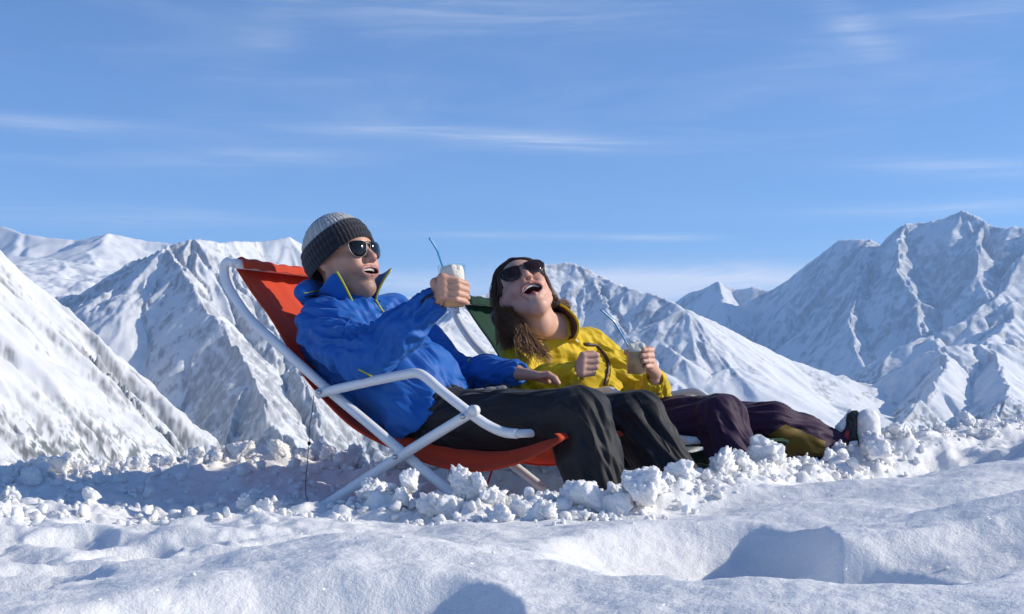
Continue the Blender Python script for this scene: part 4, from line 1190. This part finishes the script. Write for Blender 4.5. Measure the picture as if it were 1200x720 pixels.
YEL = cloth_mat("yellow_softshell_fabric", (.68, .46, .012), .65, .15, spec=.25)
PLUM = cloth_mat("dark_plum_trouser_fabric", (.034, .012, .040), .65, .10, spec=.25)
MUST = cloth_mat("mustard_patch_fabric", (.15, .09, .008), .65, .2); PURP = simple_mat("dark_purple_zip", (.035, .012, .025), .5)
WHITEC = simple_mat("white_cord", (.75, .74, .7), .6); PEARL = simple_mat("pearl", (.8, .78, .72), .2, coat=.8)
def wom_clothes():
    B = Sdf()
    B.rc(nb2, c2, .070, .105, .05); B.rc(s2n.lerp(c2, .2), s2f.lerp(c2, .2), .070, .070, .05)
    for sg in (-1, 1):
        B.rc(c2+ww*.06*sg, b2_+ww*.06*sg, .100, .098, .06); B.rc(b2_+ww*.06*sg, p2+ww*.06*sg+Vector((-.02, 0, 0)), .098, .100, .05)
    B.chain([s2n, s2n.lerp(e2n, .5)+Vector((-.012, 0, 0)), e2n, e2n.lerp(w2n, .5), w2n], [.070, .066, .062, .055, .040], .03)
    B.chain([s2f, s2f.lerp(e2f, .5)+Vector((.006, 0, .008)), e2f+Vector((.004, 0, 0)), e2f.lerp(w2f, .55), w2f], [.066, .062, .060, .054, .040], .03)
    na = (hf.w(-.03, 0, -.09)-nb2).normalized()
    B.rc(nb2+na*.04+Vector((0, -.012, 0)), nb2+na*.15+Vector((.02, -.05, 0)), .052, .075, .012, 's')
    for el, wr in ((e2n, w2n), (e2f, w2f)):
        d = (wr-el).normalized(); B.rc(wr+d*.026, wr+d*.2, .030, .05, .004, 's')
    V, Q = finish_cloth(B, .0045, [(s2n, e2n, .08, .009, 12, 1.3, 1.1, 21), (e2n, w2n, .06, .008, 16, 1.2, 1.1, 22), (c2, p2, .14, .013, 9, 1.9, 1.2, 23),
                                   (s2f, e2f, .075, .012, 12, 1.3, 1.2, 24), (e2f, w2f, .06, .011, 17, 1.2, 1.1, 25), (nb2, c2, .1, .007, 16, 1.6, .6, 26)])
    jk = mesh_obj("jacket", V, Q, YEL, WOM)
    T = Sdf(); T.rc(p2-ww*.07, p2+ww*.07, .108, .108, .05)
    for hp, kn, an in ((h2n, k2n, a2n), (h2f, k2f, a2f)):
        T.chain([hp, hp.lerp(kn, .5), kn, kn.lerp(an, .5), kn.lerp(an, .97)], [.100, .085, .078, .080, .078], .035)
    V, Q = finish_cloth(T, .005, [(h2n, k2n, .10, .008, 6, 1.6, .9, 31), (k2n, a2n, .09, .010, 8, 1.6, .9, 32), (h2f, k2f, .1, .009, 7, 1.6, .9, 33), (k2f, a2f, .09, .009, 8, 1.6, .8, 34)])
    tr = mesh_obj("trousers", V, Q, PLUM, WOM)
    bt = bvh_of(tr)
    # mustard gusset on the far shin: a patch lying on the cloth
    edge = [(903, 506), (921, 498), (945, 507), (966, 518), (960, 528), (900, 528)]
    grid = []; nx, ny = 16, 10
    for i in range(nx+1):
        for j in range(ny+1):
            t = i/nx; top = np.interp(t, [0, .3, 1], [510, 497, 517]); bot = 534
            grid.append(hit(bt, 900+t*66, top+(bot-top)*j/ny, .004))
    Fq = [(i*(ny+1)+j, (i+1)*(ny+1)+j, (i+1)*(ny+1)+j+1, i*(ny+1)+j+1) for i in range(nx) for j in range(ny)
          if all(grid[k] is not None for k in (i*(ny+1)+j, (i+1)*(ny+1)+j, (i+1)*(ny+1)+j+1, i*(ny+1)+j+1))]
    used = sorted({k for f in Fq for k in f}); mp = {k: n for n, k in enumerate(used)}
    if Fq: mesh_obj("mustard_patch", [grid[k] for k in used], [tuple(mp[k] for k in f) for f in Fq], MUST, tr)
    bv = bvh_of(jk)
    seam("zip", bv, [(686, 404), (697, 405), (706, 413), (712, 424), (711, 440), (708, 452)], .006, PURP, jk)
    seam("zip_tape", bv, [(692, 403), (703, 409), (715, 421), (715, 440), (712, 452)], .003, YEL, jk)
    seam("seam", bv, [(588, 420), (602, 404), (620, 392)], .0018, YEL, jk)
    seam("seam", bv, [(600, 400), (612, 412), (617, 430)], .0018, YEL, jk)
    seam("drawcord", bv, [(668, 392), (672, 396), (677, 401)], .0028, WHITEC, jk)
    seam("cord_stopper", bv, [(684, 403.5), (690, 403)], .006, DARK, jk)
    # collar lying open
    ax = na; rt = hf.M @ Vector((0, 1, 0)); rt = (rt-ax*rt.dot(ax)).normalized(); fw = rt.cross(ax).normalized()
    if fw.y > 0: fw = -fw
    for (nm, mat, r0, gr, off) in (("collar", YEL, .074, .020, 0), ("collar_lining", PURP, .068, .016, .002)):
        V = []; Fq = []; nu, nv = 44, 6
        for i in range(nu+1):
            a = R(24+(360-48)*i/nu); front = math.exp(-((min(i, nu-i)/nu)/.16)**2)
            for j in range(nv+1):
                v = j/nv; rr = r0+gr*v+.022*front*v*v
                V.append(nb2+ax*(-.02+(.062-.022*front)*v+.012-off)+fw*(math.cos(a)*rr+.006)+rt*math.sin(a)*rr*(1+.3*front*v))
        for i in range(nu):
            for j in range(nv): q = i*(nv+1)+j; Fq.append((q, q+nv+1, q+nv+2, q+1))
        co = mesh_obj(nm, V, Fq, mat, WOM); md = co.modifiers.new("thickness", 'SOLIDIFY'); md.thickness = .006; md.offset = 0
wom_clothes()
bigl = [(.008, .010), (.012, .020), (.034, .025), (.060, .026), (.072, .019), (.071, .000), (.060, -.018), (.040, -.025), (.022, -.020), (.011, -.006)]
LENSB = simple_mat("brown_lens", (.022, .008, .006), .08, spec=.4, coat=.15)
sunglasses(hf, WOM, bigl, .108, .004, 3.0, LENSB, FRAME, .0026, [(.010, .012)])
MB().lathe(hf.w(.004, -.090, -.042), hf.M @ Vector((0, 0, 1)), [(-.006, .0001), (-.0045, .004), (0, .006), (.0045, .004), (.006, .0001)], 12).build("earring", PEARL, WOM)

def boot():
    c = P(1006, 520, 5.50)
    K = Sdf(); heel = P(999, 521, 5.47); toe = P(1000, 490, 5.45)
    K.rc(heel, toe, .038, .030, .03); K.rc(a2f, heel+Vector((-.02, 0, .01)), .062, .050, .03)
    V, Q = K.mesh(.004); V = V+normals(V, Q)*(.004*fbm3(V*60, 3, 8))[:, None]
    b = mesh_obj("boot", V, Q, simple_mat("black_boot", (.02, .02, .022), .45), WOM)
    S = Sdf(); S.rc(P(1018, 520, 5.45), P(1017, 493, 5.43), .050, .044, .02)
    V, Q = S.mesh(.004); V = V+normals(V, Q)*(.0022*fbm3(V*45, 4, 9))[:, None]; mesh_obj("caked_snow", V, Q, SNOW, b)
    S = Sdf(); S.rc(P(981, 520, 5.47), P(985, 502, 5.47), .030, .020, .02); S.rc(P(985, 500, 5.45), P(998, 481, 5.45), .014, .008, .02)
    V, Q = S.mesh(.004); V = V+normals(V, Q)*(.006*fbm3(V*45, 4, 19))[:, None]; mesh_obj("caked_snow", V, Q, SNOW, b)
    S = Sdf(); S.rc(P(989, 519, 5.425), P(993, 507, 5.42), .016, .009, .01); V, Q = S.mesh(.004)
    mesh_obj("red_panel", V, Q, simple_mat("red_boot_panel", (.35, .02, .02), .4), b)
    K = Sdf(); K.rc(a2n+Vector((0, 0, .05)), a2n+Vector((.0, 0, -.06)), .055, .055, .03); K.rc(a2n+Vector((0, 0, -.06)), f2n, .052, .042, .03)
    V, Q = K.mesh(.006); mesh_obj("boot", V, Q, DARK, WOM)
boot()

def hair():
    h = hf; rg = np.random.default_rng(12)
    HM, nn, ll, b = new_mat("brown_hair")
    at = nn.new("ShaderNodeAttribute"); at.attribute_name = "paint"; ll.new(at.outputs["Color"], b.inputs["Base Color"])
    b.inputs["Roughness"].default_value = .42; b.inputs["Specular IOR Level"].default_value = .5; b.inputs["Anisotropic"].default_value = .5
    # underlying mass
    K = Sdf(); S = h.s
    K.ell(h.w(-.028, 0, .044), [.104*S, .084*S, .092*S], h.M, .02*S)
    L1 = [h.w(-.050, -.066, .03), h.w(-.065, -.078, -.03), P(586, 372, 5.22), P(594, 394, 5.16)]
    K.chain(L1, [.036, .030, .026, .016], .03)
    L1b = [h.w(-.06, -.07, -.05), P(597, 379, 5.16), P(611, 394, 5.10), P(627, 407, 5.06)]
    K.chain(L1b, [.020, .024, .022, .010], .03)
    L2 = [h.w(-.03, .072, .02), h.w(-.05, .082, -.04), P(660, 366, 5.38), P(666, 388, 5.38)]
    K.chain(L2, [.028, .018, .014, .008], .03)
    K.ell(h.w(.065, 0, -.035), [.075*S, .066*S, .096*S], h.M, .01, 's')
    V, Q = K.mesh(.004); V = relax(V, Q, 1)
    V = V+normals(V, Q)*(.004*perlin3(V*np.array([120, 120, 22]), 3))[:, None]
    dark = np.array((.030, .014, .008)); lite = np.array((.34, .165, .065))
    col = np.tile(dark, (len(V), 1)); hr = mesh_obj("hair", V, Q, HM, WOM, colors=col)
    # locks
    allv, allf, allc = [], [], []
    def strand(pts, r, c0, c1, curl=0, seed=0):
        sp = smooth_path(pts, 5); n = len(sp); base = len(allv)
        ph = rg.uniform(0, 6.28)
        t = (sp[-1]-sp[0]).normalized(); a = t.cross(Vector((0, 1, 0))).normalized(); bb = t.cross(a)
        for i, p in enumerate(sp):
            q = i/(n-1); cu = curl*q*q
            p = p+a*math.sin(ph+q*11)*cu+bb*math.cos(ph+q*11)*cu
            rr = r*(1-.75*q)+.0003; c = c0*(1-q)+c1*q
            for k in range(3):
                w = 2.094*k; allv.append(p+a*math.cos(w)*rr+bb*math.sin(w)*rr); allc.append(c)
        for i in range(n-1):
            for k in range(3):
                allf.append((base+i*3+k, base+i*3+(k+1) % 3, base+i*3+3+(k+1) % 3, base+i*3+3+k))
    J = lambda s: Vector(rg.normal(0, s, 3))
    for i in range(1700):                                   # her right side, falling on the shoulder
        side = -1; u = rg.uniform(-.045, .045); v = rg.uniform(.0, .085)
        uu = rg.uniform(-.075, .062); root = h.w(uu, -.003, .045+.097*math.sqrt(max(0, 1-((uu+.028)/.108)**2))); m0 = h.w(uu*.85-.006, -.066+rg.normal(0, .003), .092+rg.normal(0, .004)-abs(uu)*.35)
        m1 = h.w(u*.6-.040, -.090+rg.normal(0, .005), .03+rg.normal(0, .012)); m2 = h.w(-.062+u*.5, -.092+rg.normal(0, .008), -.05+rg.normal(0, .01))
        if rg.random() < .5:
            e = P(rg.uniform(584, 607), rg.uniform(380, 412), 5.12)+J(.010); mid = P(rg.uniform(583, 600), 364, 5.14)+J(.007)
        else:
            q_ = rg.uniform(0, 1); e = P(608+34*q_, 398+16*q_+rg.normal(0, 5), 5.06)+J(.008); mid = P(rg.uniform(590, 606), rg.uniform(372, 388), 5.10)+J(.008)
        tint_ = rg.uniform(0, 1)
        strand([root, m0, m1, m2, mid, e], rg.uniform(.0006, .0014), dark*(1+tint_), lite*(.25+.6*tint_), .007*rg.uniform(.3, 1.8))
    for i in range(260):                                   # auburn curls on the shoulder
        q_ = rg.uniform(0, 1); a_ = P(598+14*rg.random(), 372+8*rg.random(), 5.09); c_ = P(606+30*q_, 398+10*q_, 5.045)+J(.006); e_ = P(604+44*q_, 412+12*q_+rg.normal(0, 5), 5.03)+J(.007)
        strand([h.w(-.06, -.09, -.05)+J(.006), a_, c_, e_], rg.uniform(.0007, .0014), dark*2, lite*rg.uniform(.5, 1.25), .009*rg.uniform(.4, 1.6))
    for i in range(800):                                   # her left side
        u = rg.uniform(-.05, .03)
        uu = rg.uniform(-.075, .062); root = h.w(uu, .003, .045+.097*math.sqrt(max(0, 1-((uu+.028)/.108)**2))); m0 = h.w(uu*.85-.006, .066+rg.normal(0, .003), .092+rg.normal(0, .004)-abs(uu)*.35)
        m1 = h.w(u*.7-.02, .087+rg.normal(0, .004), .03+rg.normal(0, .01)); m2 = h.w(-.04+u*.6, .086+rg.normal(0, .006), -.05)
        e = P(rg.uniform(655, 672), rg.uniform(372, 398), 5.36)+J(.010); mid = P(rg.uniform(652, 665), 358, 5.34)+J(.008)
        tint_ = rg.uniform(0, 1)
        strand([root, m0, m1, m2, mid, e], rg.uniform(.0006, .0013), dark*(1+tint_), lite*(.2+.6*tint_), .006)
    mesh_obj("hair_strands", np.array([tuple(p) for p in allv]), np.array(allf), HM, hr, colors=np.array(allc))
hair()

# ------------------------------------------------------------------ the drinks
def glass_mat():
    m, nn, ll, b = new_mat("clear_glass")
    tr = nn.new("ShaderNodeBsdfTransparent"); tr.inputs[0].default_value = (.93, .95, .95, 1)
    gl = nn.new("ShaderNodeBsdfGlossy"); gl.inputs["Roughness"].default_value = .04
    lw = nn.new("ShaderNodeLayerWeight"); lw.inputs[0].default_value = .25
    pw = nn.new("ShaderNodeMath"); pw.operation = 'MULTIPLY_ADD'; pw.inputs[1].default_value = .26; pw.inputs[2].default_value = .03
    ll.new(lw.outputs["Facing"], pw.inputs[0])
    mx = nn.new("ShaderNodeMixShader"); ll.new(pw.outputs[0], mx.inputs[0])
    ll.new(tr.outputs[0], mx.inputs[1]); ll.new(gl.outputs[0], mx.inputs[2]); ll.new(mx.outputs[0], nn["Material Output"].inputs[0])
    return m
GL = glass_mat()
LATTE = simple_mat("milky_coffee", (.68, .36, .16), .5, var=.08, vscale=20); CREAM = simple_mat("cream_foam", (.86, .78, .64), .7, bump=.8, bscale=120)
STRAW = simple_mat("blue_straw", (.05, .30, .55), .3, coat=.3)
def drink(g0, ax, R0, H, fill, label, whip, straw, slabel):
    root = empty("drinking_glass", g0, label, "glass", "glasses of milky coffee")
    prof = [(0, .0001), (0, R0*.80), (.004, R0*.84), (H*.5, R0*.92), (H, R0), (H+.0015, R0-.001)]
    MB().lathe(g0, ax, prof, 32).build("tumbler", GL, root)
    fr = lambda t: R0*(.84+.16*t)-.0030
    MB().lathe(g0, ax, [(.0085, .0001), (.0085, fr(.05)), (H*fill*.5, fr(fill*.5)), (H*fill, fr(fill)), (H*fill+.0005, .0001)], 32).build("coffee", LATTE, root)
    K = Sdf(); ax = Vector(ax).normalized(); c = Vector(g0)+ax*(H*fill)
    if whip:
        K.rc(c+ax*.006, c+ax*(H*(1-fill)*.45), fr(.80)-.008, fr(.9)-.012, .008)
        K.rc(c+ax*(-.012), c+ax*(H*(1-fill)*.35), fr(.80)-.002, fr(.9)-.002, .008, flat=None)
        for i in range(9):
            a = i*2.4; K.ball(c+ax*(H*(1-fill)*(.62+.09*(i % 3)))+Vector((math.cos(a), math.sin(a), 0))*R0*.55, .0125, .008)
    else:
        K.rc(c+ax*.004, c+ax*.012, fr(.8)-.008, fr(.85)-.012, .008)
        for i in range(7):
            a = i*2.0; K.ball(c+ax*(.008+.0025*i)+Vector((math.cos(a), math.sin(a), 0))*R0*.60, .009, .010)
    V, Q = K.mesh(.0025); V = V+normals(V, Q)*(.0015*fbm3(V*150, 3, 4))[:, None]
    mesh_obj("milk_foam", V, Q, CREAM, root)
    o = MB().tube(smooth_path(straw, 6), .0033, 8).build("straw", STRAW); tag(o, slabel, "straw", "bent blue drinking straws")
    return root
drink(gm0, gma, .0455, .143, .60, "glass of coffee topped with whipped cream in the man's raised hand", True,
      [gm0+gma*.06, P(519, 313, 4.60), P(514.5, 300, 4.59), P(511.5, 292, 4.585), P(503, 279, 4.575)], "bent blue straw in the man's cream topped glass")
drink(gw0, gwa, .0405, .131, .64, "half drunk glass of milky coffee in the woman's left hand", False,
      [gw0+gwa*.03+Vector((.01, 0, 0)), P(735, 404, 5.0), P(726, 388, 4.99), P(719, 377, 4.985), P(704, 363, 4.96)], "bent light blue straw in the woman's glass")
# ================================================================== broken snow
def clod_mesh(seed, sub, rough=1.0):
    bm = bmesh.new(); bmesh.ops.create_icosphere(bm, subdivisions=sub, radius=1)
    v = np.array([q.co[:] for q in bm.verts]); rg = np.random.default_rng(seed)
    for _ in range(rg.integers(6, 12)):                        # broken faces
        n = rg.normal(size=3); n /= np.linalg.norm(n); c = rg.uniform(.45, .8); s = v@n
        v = v-np.maximum(s-c, 0)[:, None]*n*.85
    p = v+seed*3.7
    r = 1+.22*fbm3(p*1.1, 2, seed)+rough*(.62*np.abs(perlin3(p*1.9, seed+1))+.42*np.abs(perlin3(p*4.3, seed+2))+.24*np.abs(perlin3(p*9, seed+3))+.12*perlin3(p*19, seed+4)-.34)
    v = v*r[:, None]*rg.uniform(.75, 1.15, 3)*np.array([1, 1, .85])
    for q, c in zip(bm.verts, v): q.co = c
    me = bpy.data.meshes.new("snow_clod"); bm.to_mesh(me); bm.free()
    me.polygons.foreach_set("use_smooth", [True]*len(me.polygons)); me.materials.append(SNOW); return me
CL = [clod_mesh(s, 5, .30+.06*(s % 9)) for s in range(1, 13)]
SM = [clod_mesh(s, 2, .9) for s in range(21, 27)]
ROUND = clod_mesh(40, 5, .45)
crg = np.random.default_rng(77)
def zat(x, y): return float(snow_z(np.array([x]), np.array([y]))[0])
PLACED = []
def clod(x, y, r, sink=.55, label="rough lump of broken snow on the shovelled rim around the chairs", group="snow clods round the chairs", me=None, z=None):
    o = bpy.data.objects.new("snow_clod", me or CL[crg.integers(len(CL))]); link(o)
    zz = zat(x, y)+r*(1-sink)*.8 if z is None else z
    o.location = (x, y, zz); o.rotation_euler = tuple(crg.uniform(0, 6.28, 3)); o.scale = (r,)*3
    tag(o, label, "snow clod", group); PLACED.append((x, y, zz, r)); return o
def clod_px(px, py, D, rpx, label=None, me=None, **k):
    c = P(px, py, D)
    return clod(c.x, c.y, rpx/F*D, label=label, me=me, z=c.z, group=None, **k) if label else clod(c.x, c.y, rpx/F*D, me=me, z=c.z, **k)
clod_px(750, 569, 3.99, 29, "largest smooth rounded snow block before the man's far boot", ROUND)
clod_px(318, 622, 3.75, 13, "lone snow lump lying out in front of the chair's back leg")
clod_px(802, 627, 3.55, 8, "small lone snow ball just above the big foreground hollow")
clod_px(804, 598, 3.85, 7, "tiny snow ball between the rim and the big hollow")
clod_px(718, 575, 4.05, 12, "egg shaped snow lump against the man's near trouser leg")
clod_px(479, 567, 4.26, 19, "pointed snow lump under the crossing of the orange chair's tubes")
clod_px(37, 562, 4.9, 16, "upright snow lump at the left end of the bank")
clod_px(152, 548, 5.5, 9, "small pointed lump standing highest on the left bank")
clod_px(1131, 496, 5.85, 16, "largest snow block on the right rim beyond the boot")
clod_px(1162, 496, 6.0, 11, "peaked snow block next to the largest one at the right rim")
clod_px(1030, 529, 5.0, 14, "broad snow block right below the woman's boot")
# medium clods along the front rim
def along(path, s):
    i = min(int(s*(len(path)-1)), len(path)-2); t = s*(len(path)-1)-i
    return [path[i][k]*(1-t)+path[i+1][k]*t for k in range(2)]
for i in range(105):
    px, D = along(FRONT, .12+.88*(i+crg.uniform(0, 1))/105)
    D = D+crg.normal(0, .11)+.02; x = (px-600)/F*D
    where = next(w for lim, w in ((470, 'by the back leg of the orange-red chair'), (660, 'under the seat of the orange-red chair'), (800, "against the man's dark trouser legs"), (980, "below the woman's plum trouser legs"), (9999, 'on the right rim beyond the boot')) if px < lim)
    clod(x, D, (.013+.050*crg.random()**1.9)*(1.25 if 460 < px < 900 else 1)*(.95 if px > 1050 else 1), label='rough snow lump '+where, group='snow lumps '+where)
BACK = [(-40, 5.2), (60, 5.45), (150, 5.6), (250, 5.65), (350, 5.6), (450, 5.6), (560, 5.5), (640, 5.5)]
for i in range(70):
    px, D = along(BACK, (i+crg.uniform(0, 1))/70)
    D = D+crg.normal(0, .10); clod((px-600)/F*D, D, crg.uniform(.018, .055), sink=.5, label="rough lump of snow on the bank behind the chairs", group="snow clods on the back bank")
for i in range(60):
    px = crg.uniform(-60, 350); D = crg.uniform(3.9, 5.2); clod((px-600)/F*D, D, crg.uniform(.012, .045)*(1 if D > 4.3 else .5), sink=.5, label="snow lump strewn over the rough snow at left", group="snow clods strewn at left")
# crumbs, too many to count
SV = [np.array([v.co[:] for v in m.vertices]) for m in SM]; SF = [np.array([p.vertices[:] for p in m.polygons]) for m in SM]
V, Fc, base = [], [], 0
n = 2300; xs, ys, rs = [], [], []
for i in range(n):
    k = crg.random()
    if k < .55: px, D = along(FRONT, .1+.9*crg.random()); D += crg.normal(0, .15)-.03; r = crg.gamma(2.0, .0035)+.003
    elif k < .75: px, D = along(BACK, crg.random()); D += crg.normal(0, .22); r = crg.gamma(2.2, .005)+.004
    elif k < .97: px = crg.uniform(-90, 420); D = crg.uniform(3.7, 5.4); r = crg.gamma(2.0, .0045)+.003
    else: px = crg.uniform(0, 1200); D = crg.uniform(2.4, 4.2); r = crg.uniform(.002, .005)
    xs.append((px-600)/F*D); ys.append(D); rs.append(min(r, .03))
zs = snow_z(np.array(xs), np.array(ys))
for x, y, z, r in zip(xs, ys, zs, rs):
    j = crg.integers(len(SV)); a = crg.uniform(0, 6.28); c, s = math.cos(a), math.sin(a)
    v = SV[j]@np.array([[c, s, 0], [-s, c, 0], [0, 0, 1]])*r+np.array([x, y, z+r*.45]); V.append(v); Fc.append(SF[j]+base); base += len(v)
o = mesh_obj("snow_crumbs", np.concatenate(V), np.concatenate(Fc), SNOW)
tag(o, "countless crumbs of broken snow scattered round the rim", kind='stuff')
